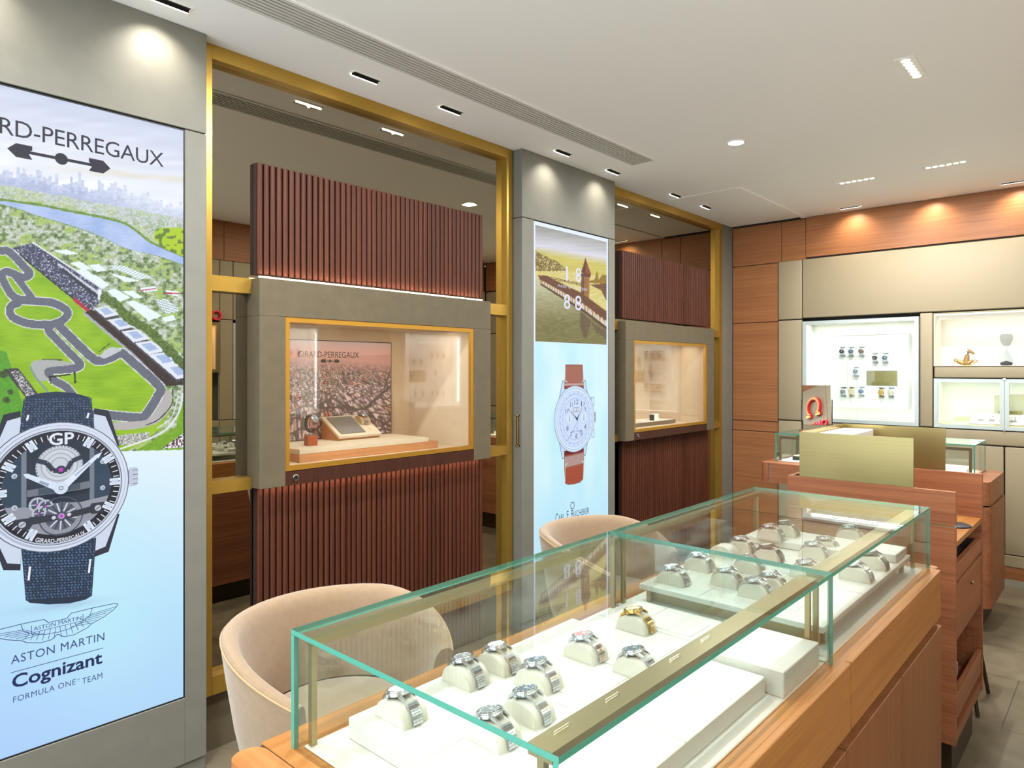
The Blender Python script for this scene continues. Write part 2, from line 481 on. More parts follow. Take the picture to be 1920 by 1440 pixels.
def smooth(pts, n=6):
    out = []; m = len(pts)
    for i in range(m - 1):
        p0 = pts[max(i - 1, 0)]; p1 = pts[i]; p2 = pts[i + 1]; p3 = pts[min(i + 2, m - 1)]
        for k in range(n):
            t = k / n
            out.append(tuple(.5 * ((2 * p1[j]) + (-p0[j] + p2[j]) * t + (2 * p0[j] - 5 * p1[j] + 4 * p2[j] - p3[j]) * t * t + (-p0[j] + 3 * p1[j] - 3 * p2[j] + p3[j]) * t ** 3) for j in range(2)))
    out.append(pts[-1]); return out
# ================================================================== ROOM SHELL
PXF = -2.637      # face of the plaster pillars
FRX = -2.700      # face of the gold frames
MIX = -2.742      # mirror plane
BKY = 5.96        # face of the rear cladding
RWX = 0.35        # right wall

def floor_mat():
    m = bpy.data.materials.new('stone_tile_floor'); N, L = nodes_of(m); Pn = N['Principled BSDF']
    Pn.inputs['Roughness'].default_value = .28
    tc = N.new('ShaderNodeTexCoord'); mp = N.new('ShaderNodeMapping'); mp.inputs['Rotation'].default_value = (0, 0, R(0)); mp.inputs['Location'].default_value = (.12, .03, 0)
    L.new(tc.outputs['Object'], mp.inputs['Vector'])
    br = N.new('ShaderNodeTexBrick'); br.inputs['Scale'].default_value = 1.0; br.inputs['Brick Width'].default_value = .6; br.inputs['Row Height'].default_value = .6
    br.inputs['Mortar Size'].default_value = .0025; br.offset = .5
    br.inputs['Color1'].default_value = lin((116, 106, 88)); br.inputs['Color2'].default_value = lin((106, 97, 79)); br.inputs['Mortar'].default_value = lin((70, 63, 52))
    L.new(mp.outputs[0], br.inputs['Vector'])
    n = N.new('ShaderNodeTexNoise'); n.inputs['Scale'].default_value = 3.5; n.inputs['Detail'].default_value = 9; n.inputs['Distortion'].default_value = 1.6
    L.new(tc.outputs['Object'], n.inputs['Vector'])
    rp = N.new('ShaderNodeValToRGB'); rp.color_ramp.elements[0].position = .35; rp.color_ramp.elements[1].position = .68
    rp.color_ramp.elements[0].color = (.72, .70, .66, 1); rp.color_ramp.elements[1].color = (1.12, 1.1, 1.06, 1)
    L.new(n.outputs['Fac'], rp.inputs[0])
    mx = N.new('ShaderNodeMixRGB'); mx.blend_type = 'MULTIPLY'; mx.inputs[0].default_value = 1
    L.new(br.outputs['Color'], mx.inputs[1]); L.new(rp.outputs[0], mx.inputs[2]); L.new(mx.outputs[0], Pn.inputs['Base Color'])
    return m

struct('floor', B().box(-3.3, .5, -1.6, 6.4, -.06, 0), floor_mat())
ce = B(); ce.box(-3.3, .5, -1.6, 6.4, CEIL, CEIL + .08)
struct('ceiling', ce, M_CEIL)
# plaster joints of the service panel in the far left ceiling corner
tr = B(); tr.box(-2.085, -2.055, 4.67, 5.965, CEIL - .008, CEIL)
struct('trim_1', tr, M_CEIL)
tr = B(); tr.box(-2.63, -2.085, 4.668, 4.676, CEIL - .003, CEIL); struct('trim_2', tr, M_CEIL)
tr = B(); tr.box(-2.70, -2.10, 5.945, 5.972, CEIL - .004, CEIL - .0005); struct('trim_3', tr, M_SEAM)
struct('wall_left', B().box(-3.4, -3.3, -1.6, 6.4, 0, CEIL), M_PLASTER)
struct('wall_back', B().box(-3.3, .5, 6.32, 6.4, 0, CEIL), M_PLASTER)
struct('wall_right', B().box(RWX + .16, RWX + .24, -1.6, 6.4, 0, CEIL), M_PLASTER)

# ---- plaster pillars with recesses for the displays
def pillar(y0, y1, s0, s1, sz0, sz1, label):
    b = B(); xb = -2.80
    b.box(xb, PXF, y0, y1, sz1 + .004, CEIL - .001, .002, 1)
    b.box(xb, PXF, y0, s0, .05, sz1, .002, 1)
    b.box(xb, PXF, s1, y1, .05, sz1, .002, 1)
    b.box(xb, PXF, s0, s1, .05, sz0, .002, 1)
    b.box(xb, PXF - .03, s0, s1, sz0, sz1)
    b.box(xb, PXF - .012, y0, y1, 0, .05)
    o = struct('pillar', b, M_PLASTER, label=label)
    return o
pillar(-.10, 1.174, .325, 1.094, .296, 2.424, 'greige plaster pillar holding the tall racing circuit display')
pillar(3.005, 3.968, 3.113, 3.895, .33, 2.41, 'greige plaster pillar holding the covered bridge display')
b = B(); b.box(-2.80, -2.70, 5.753, 5.962, 0, CEIL - .001); struct('pillar', b, M_PLASTER, label='narrow plaster strip in the far corner beside the wood panels')
b = B(); b.box(-2.80, PXF, -1.5, -.10, 0, CEIL - .001); struct('wall_left', b, M_PLASTER)

# recessed flush handle on the side of the second pillar
t = thing('flush_handle', 'recessed steel pull handle set in the side of the bridge display pillar', 'handle', (-2.667, 3.004, 1.17))
b = B(); 
for (x0, x1, z0, z1) in [(-2.683, -2.678, 1.078, 1.262), (-2.657, -2.652, 1.078, 1.262), (-2.683, -2.652, 1.078, 1.086), (-2.683, -2.652, 1.254, 1.262)]: b.box(x0, x1, 2.999, 3.006, z0, z1)
part('bezel', b, M_STEELB, t)
part('recess', B().box(-2.679, -2.656, 3.002, 3.0055, 1.084, 1.256), M_BLACK, t)
part('pull_bar', B().box(-2.670, -2.664, 3.0, 3.003, 1.092, 1.248), M_STEEL, t)

# ================================================================== GOLD FRAMED MIRROR BAYS
def bay(y0, y1, by0, by1, wy0, wy1, bz0, bz1, wz0, wz1, which, ledon):
    """gold frame y0..y1, display box by0..by1 x bz0..bz1 with window wy0..wy1 x wz0..wz1"""
    n1 = {'a': 'framing the mirrored bay beside the racing circuit display', 'b': 'framing the far mirrored bay beside the oak wall'}[which]
    xb = MIX - .01
    t = thing('gold_frame', 'satin gold metal frame ' + n1, 'frame', (FRX, y0, 0))
    part('stile', B().box(xb, FRX, y0, y0 + .05, .24, CEIL - .001), M_GOLD, t); part('stile', B().box(xb, FRX, y1 - .05, y1, .24, CEIL - .001), M_GOLD, t)
    part('top_rail', B().box(xb, FRX + .001, y0 + .05, y1 - .05, 2.752, CEIL - .001), M_GOLD, t)
    part('bottom_rail', B().box(xb, FRX + .001, y0 + .05, y1 - .05, .24, .312), M_GOLD, t)
    for (z0, z1) in [(bz1 - .062, bz1), (bz0 - .005, bz0 + .045)]:
        part('cross_bar', B().box(xb, FRX - .002, y0 + .05, by0 - .001, z0, z1), M_GOLD, t); part('cross_bar', B().box(xb, FRX - .002, by1 + .001, y1 - .05, z0, z1), M_GOLD, t)
    part('kick_panel', B().box(xb - .02, FRX - .045, y0, y1, 0, .239), M_PLASTER2, t)
    # mirror sheets
    nm = {'a': 'the nearer gold frame', 'b': 'the far gold frame'}[which]
    for (nme, yy0, yy1, zz0, zz1, lab) in [
        ('wall_mirror', y0 + .045, y1 - .045, bz1 + .0, 2.757, 'bronze mirror sheet above the display box in ' + nm),
        ('wall_mirror', y0 + .045, by0 + .02, .30, bz1, 'narrow bronze mirror strip left of the display box in ' + nm),
        ('wall_mirror', by1 - .02, y1 - .045, .30, bz1, 'narrow bronze mirror strip right of the display box in ' + nm)]:
        solo(nme, B().box(MIX - .006, MIX, yy0, yy1, zz0, zz1), M_MIRROR, lab, 'mirror', (MIX, yy0, zz0))
    # slatted panels
    def slats(z0, z1, joints, label):
        t = thing('slatted_panel', label, 'panel', (-2.70, by0, z0))
        ya = by0 + (.025 if which == 'a' else .066); yz = by1 + (.012 if which == 'a' else .034)
        b = B(); b.box(MIX + .001, -2.722, ya, yz, z0, z1)
        part('backing', b, M_SLATB, t)
        b = B(); n = 46; a0 = ya; w = (yz - a0) / n
        for i in range(n):
            if i in joints: pass
            c = a0 + (i + .5) * w; h = w * .37
            g = .004 if i in joints else 0
            pts = [(-2.722, c - h), (-2.710, c - h + g), (-2.706, c - h * .6), (-2.7045, c), (-2.706, c + h * .6), (-2.710, c + h), (-2.722, c + h)]
            b.prism(pts, 'z', z0, z1)
        part('slats', b, M_SLAT, t)
        return t
    nm2 = {'a': 'beside the racing circuit display', 'b': 'near the oak back wall'}[which]
    slats(bz1 + .024, 2.388 if which == 'a' else 2.376, (), 'dark brown vertical slat panel above the display window ' + nm2)
    slats(.314, bz0 - .012, (15, 30), 'tall dark brown vertical slat panel below the display window ' + nm2)
    if ledon:
        solo('led_strip', B().box(-2.704, -2.696, by0 + .03, by1 - .005, bz1 + .002, bz1 + .015), M_LED, 'glowing warm light strip along the top of the nearer display box', 'light', (-2.70, by0, bz1))
        area_light('strip_light', (-2.694, (by0 + by1) / 2, bz1 + .024), (.004, by1 - by0 - .06), .7, (1, .80, .66), (R(180), R(-18), 0), 150)
        solo('led_strip', B().box(-2.692, -2.682, by0 + .03, by1 - .005, bz0 - .005, bz0 - .0005), M_LED, 'warm light strip under the nearer display box washing the lower slats', 'light', (-2.69, by0, bz0))
        area_light('strip_light', (-2.685, (by0 + by1) / 2, bz0 - .009), (.004, by1 - by0 - .06), .75, (1, .74, .58), (0, R(20), 0), 160)
    # display box
    t = thing('display_window', {'a': 'grey wall display box with gold window showing an aerial city poster', 'b': 'grey wall display box with gold window holding a low dark tray'}[which], 'display case', (PXF, by0, bz0))
    b = B(); xi = MIX - .02
    b.box(xi, PXF, by0, by1, wz1, bz1, .0015, 1); b.box(xi, PXF, by0, wy0, bz0, wz1, .0015, 1); b.box(xi, PXF, wy1, by1, bz0, wz1, .0015, 1)
    part('surround', b, M_PLASTER2, t)
    part('sill_panel', B().box(xi, PXF - .002, wy0, wy1, bz0, wz0 - .003), M_WALNUT, t)
    g = .021; b = B(); xa, xc = PXF - .022, PXF - .004
    b.box(xa, xc, wy0, wy0 + g, wz0, wz1); b.box(xa, xc, wy1 - g, wy1, wz0, wz1)
    b.box(xa, xc, wy0 + g, wy1 - g, wz0, wz0 + g); b.box(xa, xc, wy0 + g, wy1 - g, wz1 - g, wz1)
    part('window_frame', b, M_GOLDW, t)
    part('pane', pane(B(), PXF - .019, PXF - .013, wy0 + .015, wy1 - .015, wz0 + .015, wz1 - .015), [M_GLASSW, M_EDGE], t)
    b = B(); xd = -3.18; e = .012
    b.box(xd - e, xd, wy0 - e, wy1 + e, wz0 - e, wz1 + e); b.box(xd, PXF - .024, wy0 - e, wy0 + .002, wz0 - e, wz1 + e); b.box(xd, PXF - .024, wy1 - .002, wy1 + e, wz0 - e, wz1 + e)
    b.box(xd, PXF - .024, wy0 + .002, wy1 - .002, wz0 - e, wz0 + .004); b.box(xd, PXF - .024, wy0 + .002, wy1 - .002, wz1 - .002, wz1 + e)
    part('lining', b, M_BOXIN, t)
    b = B(); b.lathe([(.0145, 0), (.0145, .004), (.011, .005), (.010, .002)], (PXF - .002, wy0 + .047, (bz0 + wz0) / 2), 'x', 20)
    lk = part('lock', b, M_STEEL, t, True)
    b = B(); b.lathe([(.009, 0), (.009, .0035)], (PXF - .002, wy0 + .047, (bz0 + wz0) / 2), 'x', 16); b.box(PXF + .001, PXF + .002, wy0 + .045, wy0 + .049, (bz0 + wz0) / 2 - .006, (bz0 + wz0) / 2 + .006)
    part('keyhole', b, M_BLACK, lk)
    for k in range(4):
        yy = wy0 + (wy1 - wy0) * (k + .5) / 4
        part('spotlight', B().lathe([(.022, -.0022), (.022, -.0034)], (-2.735, yy, wz1), 'z', 16), M_LAMP, t)
        spot_light('spot_in_box', (-2.735, yy, wz1 - .008), (-3.16, yy, wz1 - .30), 1.6 if which == 'a' else 1.4, 100, .8, (1, .80, .60), .012)
    area_light('box_light', (-2.80, (wy0 + wy1) / 2, wz1 - .006), (.10, wy1 - wy0 - .1), 1.5 if which == 'a' else 2.0, (1, .90, .78))
    return t
BOX_A = bay(1.174, 2.993, 1.390, 2.744, 1.505, 2.615, 1.037, 1.900, 1.098, 1.746, 'a', True)
BOX_B = bay(3.968, 5.753, 4.105, 5.470, 4.215, 5.340, 1.022, 1.868, 1.077, 1.735, 'b', False)

# ================================================================== CEILING FITTINGS
def slot_light(x, y, lx, ly, label, lit=True, group=None):
    t = thing('recessed_slot_light', label, 'ceiling light', (x, y, CEIL), group)
    b = B(); w = .006; z0, z1 = CEIL - .003, CEIL + .0
    b.box(x - lx / 2, x - lx / 2 + w, y - ly / 2, y + ly / 2, z0, z1); b.box(x + lx / 2 - w, x + lx / 2, y - ly / 2, y + ly / 2, z0, z1)
    b.box(x - lx / 2 + w, x + lx / 2 - w, y - ly / 2, y - ly / 2 + w, z0, z1); b.box(x - lx / 2 + w, x + lx / 2 - w, y + ly / 2 - w, y + ly / 2, z0, z1)
    part('trim_frame', b, M_WHITE, t)
    b = B(); b.box(x - lx / 2 + w, x + lx / 2 - w, y - ly / 2 + w, y + ly / 2 - w, CEIL - .0012, CEIL)
    part('recess', b, M_BLACK, t)
    if lit:
        b = B()
        b2 = B()                       # the lens looks at the wall, a black baffle shields it from the room
        if ly > lx: b.box(x - .014, x - .006, y - ly / 2 + w, y + ly / 2 - w, CEIL - .009, CEIL - .0012); b2.box(x - .0055, x - .002, y - ly / 2 + w, y + ly / 2 - w, CEIL - .0095, CEIL - .0012)
        else: b.box(x - lx / 2 + w, x + lx / 2 - w, y + .003, y + .010, CEIL - .008, CEIL - .0012); b2.box(x - lx / 2 + w, x + lx / 2 - w, y - .001, y + .0025, CEIL - .0085, CEIL - .0012)
        part('lens', b, M_LAMP, t); part('baffle', b2, M_BLACK, t)
names = ['slim recessed slot light in front of the racing circuit display top', 'slim recessed slot light nearest the racing pillar, before the nearer gold frame', 'slim recessed slot light further along before the nearer gold frame',
         'slim recessed slot light above the near half of the bridge display', 'slim recessed slot light above the far half of the bridge display', 'small slot light before the far gold frame, at the edge of the ceiling panel', 'small slot light inside the plaster ceiling panel near the far corner']
for k, y in enumerate([.985, 1.815, 2.325, 3.225, 3.755, 4.573, 5.064]):
    slot_light(-2.507, y, .05, .15, names[k])
slot_light(-2.507, .445, .05, .15, 'slim recessed slot light over the left half of the racing circuit display')
slot_light(-1.668, 5.83, .16, .03, 'short slot light close to the oak frieze above the lit watch cabinet', True)
slot_light(-.60, 5.80, .18, .03, 'slot light at the frieze near the right end above the rocking horse shelf', True)

def spot_row(x, y, lx, ly, label):
    t = thing('linear_downlight', label, 'ceiling light', (x, y, CEIL))
    b = B(); b.box(x - lx / 2, x + lx / 2, y - ly / 2, y + ly / 2, CEIL - .003, CEIL)
    part('housing', b, M_WHITE, t)
    n = 6
    for i in range(n):
        f = (i + .5) / n - .5
        cx, cy = (x + f * lx * .9, y) if lx > ly else (x, y + f * ly * .9)
        r = .0165 if ly > lx else .014
        b = B(); b.lathe([(r, -.0045), (r, -.003)], (cx, cy, CEIL), 'z', 14); part('lens', b, M_LAMP, t)
spot_row(-.706, 3.32, .075, .27, 'six-lens linear downlight in the middle of the white ceiling')
spot_row(-1.40, 5.045, .25, .05, 'six-lens linear downlight nearer the far left ceiling panel')
spot_row(-.88, 5.025, .25, .05, 'six-lens linear downlight above the cash desk side of the rear counter')
spot_row(-.71, 1.45, .075, .27, 'six-lens linear downlight over the near glass counter, seen in reflections')
t = thing('round_downlight', 'round recessed white downlight in the middle of the ceiling', 'ceiling light', (-1.67, 3.735, CEIL))
b = B(); b.lathe([(.056, 0), (.056, -.004), (.044, -.006), (.044, 0)], (-1.67, 3.735, CEIL), 'z', 32); part('trim_ring', b, M_WHITE, t, True)
b = B(); b.lathe([(.043, -.003), (.043, -.0045)], (-1.67, 3.735, CEIL), 'z', 32); part('lens', b, M_LAMP, t)

t = thing('air_vent', 'long white linear slot air diffuser in the ceiling along the left wall', 'vent', (-2.26, 2.0, CEIL))
x0, x1, y0, y1 = -2.352, -2.172, -.6, 3.728
b = B(); z0 = CEIL - .005
b.box(x0, x0 + .012, y0, y1, z0, CEIL); b.box(x1 - .012, x1, y0, y1, z0, CEIL); b.box(x0 + .012, x1 - .012, y1 - .012, y1, z0, CEIL); b.box(x0 + .012, x1 - .012, y0, y0 + .012, z0, CEIL)
part('frame', b, M_CEIL, t)
part('duct', B().box(x0 + .012, x1 - .012, y0 + .012, y1 - .012, CEIL - .0012, CEIL), mat('vent_shadow', (30, 28, 26), .8), t)
b = B(); n = 8
for i in range(n):
    c = x0 + .012 + (x1 - x0 - .024) * (i + .5) / n
    b.box(c - .0052, c + .0052, y0 + .012, y1 - .012, z0, CEIL - .0012)
part('blades', b, mat('vent_blade_paint', (206, 204, 198), .6), t)
# ================================================================== REAR WALL
b = B(); Yw = 5.972; Yb = 6.0
# oak veneer panels: left column in four, frieze in three, with open joints
for (xa, xc, za, zc) in [(-2.700, -2.292, .13, .978), (-2.700, -2.292, .984, 1.068), (-2.700, -2.292, 1.074, 1.938), (-2.700, -2.292, 1.944, 2.448),
                         (-2.700, -2.263, 2.454, CEIL - .012), (-2.259, -2.060, 2.454, CEIL - .012), (-2.056, .34, 2.470, CEIL - .002)]:
    b.box(xa, xc, Yw, Yb, za, zc, .001, 1)
struct('wall_back', b, M_WALLW)
b = B(); b.box(-2.705, .345, Yw + .012, Yb + .01, .0, CEIL - .013)
b2 = B(); b2.box(-2.702, -2.29, Yb - .012, Yb + .01, .1, CEIL - .002); b2.box(-2.29, .34, Yb - .012, Yb + .01, 2.45, CEIL - .002)
b.bm.free(); struct('wall_back', b2, M_SEAM)
struct('baseboard_back', B().box(-2.70, .34, 5.965, 6.0, 0, .13), M_WALLW)

def padded(x0, x1, z0, z1, label, y0=BKY, y1=5.995):
    t = thing('padded_wall_panel', label, 'wall panel', (x0, y0, z0))
    part('upholstery', B().box(x0 + .002, x1 - .002, y0, y1, z0 + .002, z1 - .002, .008, 3), M_CLAD, t, True)
    part('backing_edge', B().box(x0 + .0003, x1 - .0003, y0 + .012, y1, z0 + .0003, z1 - .0003), M_SEAM, t)
padded(-2.288, -2.085, 1.952, 2.456, 'narrow upper beige padded panel left of the wide panel')
padded(-2.288, -2.085, 1.092, 1.948, 'tall narrow beige padded panel left of the lit watch cabinet')
padded(-2.288, -2.085, .14, 1.088, 'low narrow beige padded panel behind the rear counter')
padded(-2.083, .33, 1.958, 2.456, 'wide beige padded panel above the lit wall cabinets')
padded(-1.212, -1.124, 1.092, 1.955, 'slim upright beige padded panel between watch cabinet and niche')
padded(-1.118, -.25, 1.463, 1.548, 'beige padded shelf edge under the niche with the rocking horse')
padded(-2.083, .33, .982, 1.088, 'long low beige padded rail under the lit cabinets')
padded(-.248, .33, 1.092, 1.955, 'beige padded panel at the far right of the rear wall')

# ---- lit watch cabinet
def grey_frame(b, x0, x1, z0, z1, w, y0, y1):
    b.box(x0, x0 + w, y0, y1, z0, z1); b.box(x1 - w, x1, y0, y1, z0, z1); b.box(x0 + w, x1 - w, y0, y1, z0, z0 + w); b.box(x0 + w, x1 - w, y0, y1, z1 - w, z1)
t = thing('wall_cabinet', 'brightly lit recessed wall cabinet with watches on a white board', 'display cabinet', (-1.65, BKY, 1.09))
x0, x1, z0, z1 = -2.080, -1.218, 1.094, 1.930
b = B(); grey_frame(b, x0, x1, z0, z1, .028, BKY - .004, BKY + .018); part('door_frame', b, M_GREYFR, t)
part('pane', pane(B(), x0 + .02, x1 - .02, BKY + .004, BKY + .010, z0 + .02, z1 - .02), [M_GLASS, M_EDGE], t)
part('door_joint', B().box(-1.6505, -1.6485, BKY + .001, BKY + .004, z0 + .028, z1 - .028), M_GREYFR, t)
b = B(); yb = 6.17
b.box(x0, x1, yb, yb + .01, z0, z1); b.box(x0, x0 + .022, BKY + .02, yb, z0, z1); b.box(x1 - .022, x1, BKY + .02, yb, z0, z1); b.box(x0 + .022, x1 - .022, BKY + .02, yb, z0, z0 + .022); b.box(x0 + .022, x1 - .022, BKY + .02, yb, z1 - .022, z1)
part('lining', b, M_WHITE, t)
area_light('cabinet_light', (-1.65, 6.03, z1 - .026), (.76, .05), 1.5, COOL)
area_light('cabinet_light', (x0 + .028, 6.00, 1.51), (.04, .72), .6, COOL, (0, R(-90), 0))
area_light('cabinet_light', (x1 - .028, 6.00, 1.51), (.04, .72), .6, COOL, (0, R(90), 0))
area_light('cabinet_light', (-1.65, 6.02, z0 + .026), (.76, .03), .5, COOL, (R(180), 0, 0))
for (xx, n) in [(-1.85, 0), (-1.60, 1), (-1.37, 2)]:
    part('spotlight', B().lathe([(.025, 0), (.025, -.004)], (xx, 6.06, z1 - .022), 'z', 18), mat('spot_rim', (205, 205, 200), .3, .5), t)
t = thing('watch_board', 'white rectangular watch display board inside the lit wall cabinet', 'display board', (-1.6, 6.10, 1.2))
b = B(); grey_frame(b, -1.915, -1.314, 1.214, 1.812, .004, 6.092, 6.10); b.box(-1.915, -1.314, 6.096, 6.165, 1.214, 1.812)
part('board', b, M_WHITE, t)
for (xa, xc, za, zc) in [(-1.832, -1.766, 1.37, 1.63), (-1.762, -1.694, 1.37, 1.63), (-1.690, -1.620, 1.37, 1.63), (-1.832, -1.620, 1.29, 1.366), (-1.616, -1.394, 1.29, 1.394), (-1.616, -1.394, 1.516, 1.66), (-1.832, -1.62, 1.634, 1.72)]:
    part('tile', B().box(xa, xc, 6.088, 6.096, za, zc, .001, 1), M_WHITE, t)
part('brass_plate', B().box(-1.616, -1.394, 6.086, 6.096, 1.398, 1.512), M_BRASS, t, label='plain brass plate')

def wall_watch(px, py, dial, metal, label):
    """a watch clipped round a small clear block on the white board"""
    u = 1500 + px / 6.546; v = 600 + py / 6.546
    Y = 6.06; r = (u - CX) / FPX; tt = Y / (r * SA + CA); x = (r * CA - SA) * tt; z = HC + (CY - v) / FPX * tt
    t = thing('watch', label, 'watch', (x, Y, z), 'watches on the lit board')
    b = B(); b.lathe([(.022, .0), (.022, -.007), (.019, -.010)], (x, Y, z), 'y', 20); part('case', b, metal, t, True)
    b = B(); b.lathe([(.0185, -.0095), (.0185, -.0112)], (x, Y, z), 'y', 20); part('dial', b, dial, t)
    for s in (-1, 1):
        b = B(); b.prism([(Y - .002, z + s * .014), (Y - .002, z + s * .034), (Y + .020, z + s * .034), (Y + .020, z + s * .030), (Y + .004, z + s * .030), (Y + .004, z + s * .014)], 'x', x - .009, x + .009)
        part('strap', b, metal, t)
    b = B(); b.box(x - .0006, x + .0006, Y - .0125, Y - .0112, z, z + .011); b.box(x, x + .008, Y - .0125, Y - .0112, z - .0006, z + .0006); part('hands', b, M_WHITE, t)
    h = thing('watch_holder', 'clear block behind the ' + label, 'watch holder', (x, Y + .02, z), 'holders on the lit board')
    part('block', B().box(x - .018, x + .018, Y + .0045, Y + .028, z - .0285, z + .0285), mat('frosted_holder', (228, 228, 224), .35), h)
    for s in (-1, 1): part('end_bar', B().box(x - .02, x + .02, Y + .0, Y + .027, z + s * .0345, z + s * .038), mat('holder_bar', (88, 86, 82), .4), h)
D_BK = mat('dial_black', (28, 30, 32), .3); D_BL = mat('dial_blue', (58, 84, 128), .3); D_GY = mat('dial_grey', (120, 124, 128), .3)
D_WH = mat('dial_white', (226, 226, 222), .3); D_GD = mat('dial_gold', (186, 146, 74), .3); D_SL = mat('dial_slate', (78, 92, 110), .3); D_CH = mat('dial_champagne', (206, 190, 160), .3); D_BR = mat('dial_brown', (96, 74, 56), .3)
for a in [(515, 386, D_BK, M_STEELB, 'black-dial watch at the left end of the top row'),
          (627, 386, D_SL, M_STEELB, 'slate-dial steel watch in the middle of the top left row'),
          (752, 384, D_BR, M_STEELB, 'brown-dial watch at the right of the top row of three'),
          (918, 463, D_BK, M_STEELB, 'black-dial watch above the brass plate, left of the pair'),
          (1043, 463, D_SL, M_STEELB, 'grey-blue watch above the brass plate, right of the pair'),
          (683, 632, D_SL, M_STEELB, 'single dark watch alone in the middle row of the lit board'),
          (525, 880, D_GY, M_STEELB, 'silver watch at the left end of the bottom row'),
          (632, 880, D_CH, M_YGOLD, 'champagne-dial watch second in the bottom row'),
          (752, 877, D_BL, M_STEELB, 'blue-dial watch in the bottom row of the lit board'),
          (996, 888, D_GD, M_YGOLD, 'gold watch in the bottom row below the brass plate'),
          (1115, 888, D_CH, M_STEELB, 'pale watch at the right end of the bottom row')]:
    wall_watch(*a)

# ---- niche with ornaments
t = thing('wall_niche', 'open lit beige wall niche holding a rocking horse and an hourglass', 'niche', (-.68, BKY, 1.548))
x0, x1, z0, z1 = -1.120, -.252, 1.549, 1.945; yb = 6.22
b = B(); b.box(x0, x1, yb, yb + .01, z0, z1); b.box(x0, x0 + .008, BKY, yb, z0, z1); b.box(x1 - .008, x1, BKY, yb, z0, z1); b.box(x0 + .008, x1 - .008, BKY + .005, yb, z0 - .001, z0 + .004); b.box(x0 + .008, x1 - .008, BKY + .05, yb, z1 - .008, z1)
b.box(x0 + .008, x1 - .008, BKY + .075, BKY + .085, z1 - .045, z1 - .008)
part('lining', b, mat('niche_cream', (226, 222, 210), .5), t)
b = B(); grey_frame(b, x0, x1, z0, z1 + .003, .004, BKY - .003, BKY + .004); part('brass_edge', b, M_BRASSZ, t)
part('light_bar', B().box(x0 + .01, x1 - .01, BKY + .012, BKY + .07, z1 - .012, z1 - .004), emit('niche_light', (255, 250, 234), 1.3), t)
area_light('niche_light', (-.685, BKY + .12, z1 - .012), (.8, .05), .9, (1, .985, .94), (R(20), 0, 0))

# rocking horse ornament
hx, hy, hz = -.930, 6.08, 1.553
t = thing('rocking_horse', 'golden wooden rocking horse ornament in the niche', 'ornament', (hx, hy, hz))
M_HORSE = mat('gilded_wood', (150, 118, 68), .35, .4)
b = B()
b.tube([(hx - .005, hy, hz + .018), (hx + .0, hy, hz + .045), (hx + .006, hy, hz + .078), (hx + .012, hy, hz + .100), (hx + .022, hy, hz + .112)], [.020, .020, .015, .012, .013], 12)
b.tube([(hx + .012, hy, hz + .112), (hx + .030, hy, hz + .104), (hx + .044, hy, hz + .092), (hx + .050, hy, hz + .086)], [.012, .012, .008, .006], 10)
part('neck_and_head', b, M_HORSE, t, True)
for s in (-1, 1):
    part('ear', B().tube([(hx + .010, hy + s * .005, hz + .120), (hx + .009, hy + s * .006, hz + .132)], [.004, .001], 6), M_HORSE, t, True)
b = B(); b.tube([(hx - .060, hy, hz + .046), (hx - .045, hy, hz + .028), (hx - .018, hy, hz + .022), (hx + .018, hy, hz + .024), (hx + .042, hy, hz + .042)], [.008, .016, .018, .017, .008], 12); part('body', b, M_HORSE, t, True)
b = B(); b.tube([(hx - .060, hy, hz + .046), (hx - .072, hy, hz + .056), (hx - .080, hy, hz + .044), (hx - .070, hy, hz + .026)], [.006, .005, .006, .003], 8); part('tail', b, M_HORSE, t, True)
b = B(); b.tube([(hx + .040, hy, hz + .030), (hx + .058, hy, hz + .048), (hx + .068, hy, hz + .040), (hx + .060, hy, hz + .026)], .004, 8); b.tube([(hx + .050, hy, hz + .024), (hx + .066, hy, hz + .030), (hx + .078, hy, hz + .026)], .003, 8); part('forelegs', b, M_HORSE, t, True)
for s in (-1, 1):
    pts = [(hx + .085 * math.sin(R(a)), hy + s * .016, hz + .088 - .088 * math.cos(R(a)) + .002) for a in range(-52, 53, 8)]
    part('rocker', B().tube(pts, .0025, 8), M_YGOLD, t, True)
# hourglass
hx, hy = -.689, 6.10
t = thing('hourglass', 'tall smoky glass hourglass with dark sand in the niche', 'ornament', (hx, hy, 1.553))
prof = [(.014, .231), (.034, .228), (.040, .210), (.038, .185), (.026, .155), (.011, .130), (.005, .118), (.011, .106), (.028, .076), (.041, .040), (.042, .018), (.034, .003), (.014, .001)]
gm = bpy.data.materials.new('smoky_glass'); N, L = nodes_of(gm); N.remove(N['Principled BSDF'])
tr = N.new('ShaderNodeBsdfTransparent'); tr.inputs[0].default_value = (.74, .77, .80, 1); gl = N.new('ShaderNodeBsdfGlossy'); gl.inputs['Roughness'].default_value = .02
lw = N.new('ShaderNodeLayerWeight'); lw.inputs[0].default_value = .5; mx = N.new('ShaderNodeMixShader')
pw = N.new('ShaderNodeMath'); pw.operation = 'POWER'; pw.inputs[1].default_value = 5; L.new(lw.outputs['Facing'], pw.inputs[0]); L.new(pw.outputs[0], mx.inputs[0]); L.new(tr.outputs[0], mx.inputs[1]); L.new(gl.outputs[0], mx.inputs[2]); L.new(mx.outputs[0], N['Material Output'].inputs[0])
part('glass_body', B().lathe(prof, (hx, hy, 1.553), 'z', 32), gm, t, True)
part('sand', B().lathe([(.033, .004), (.039, .016), (.034, .024), (.012, .032), (.001, .036)], (hx, hy, 1.553), 'z', 24), mat('dark_sand', (84, 82, 80), .9), t, True)

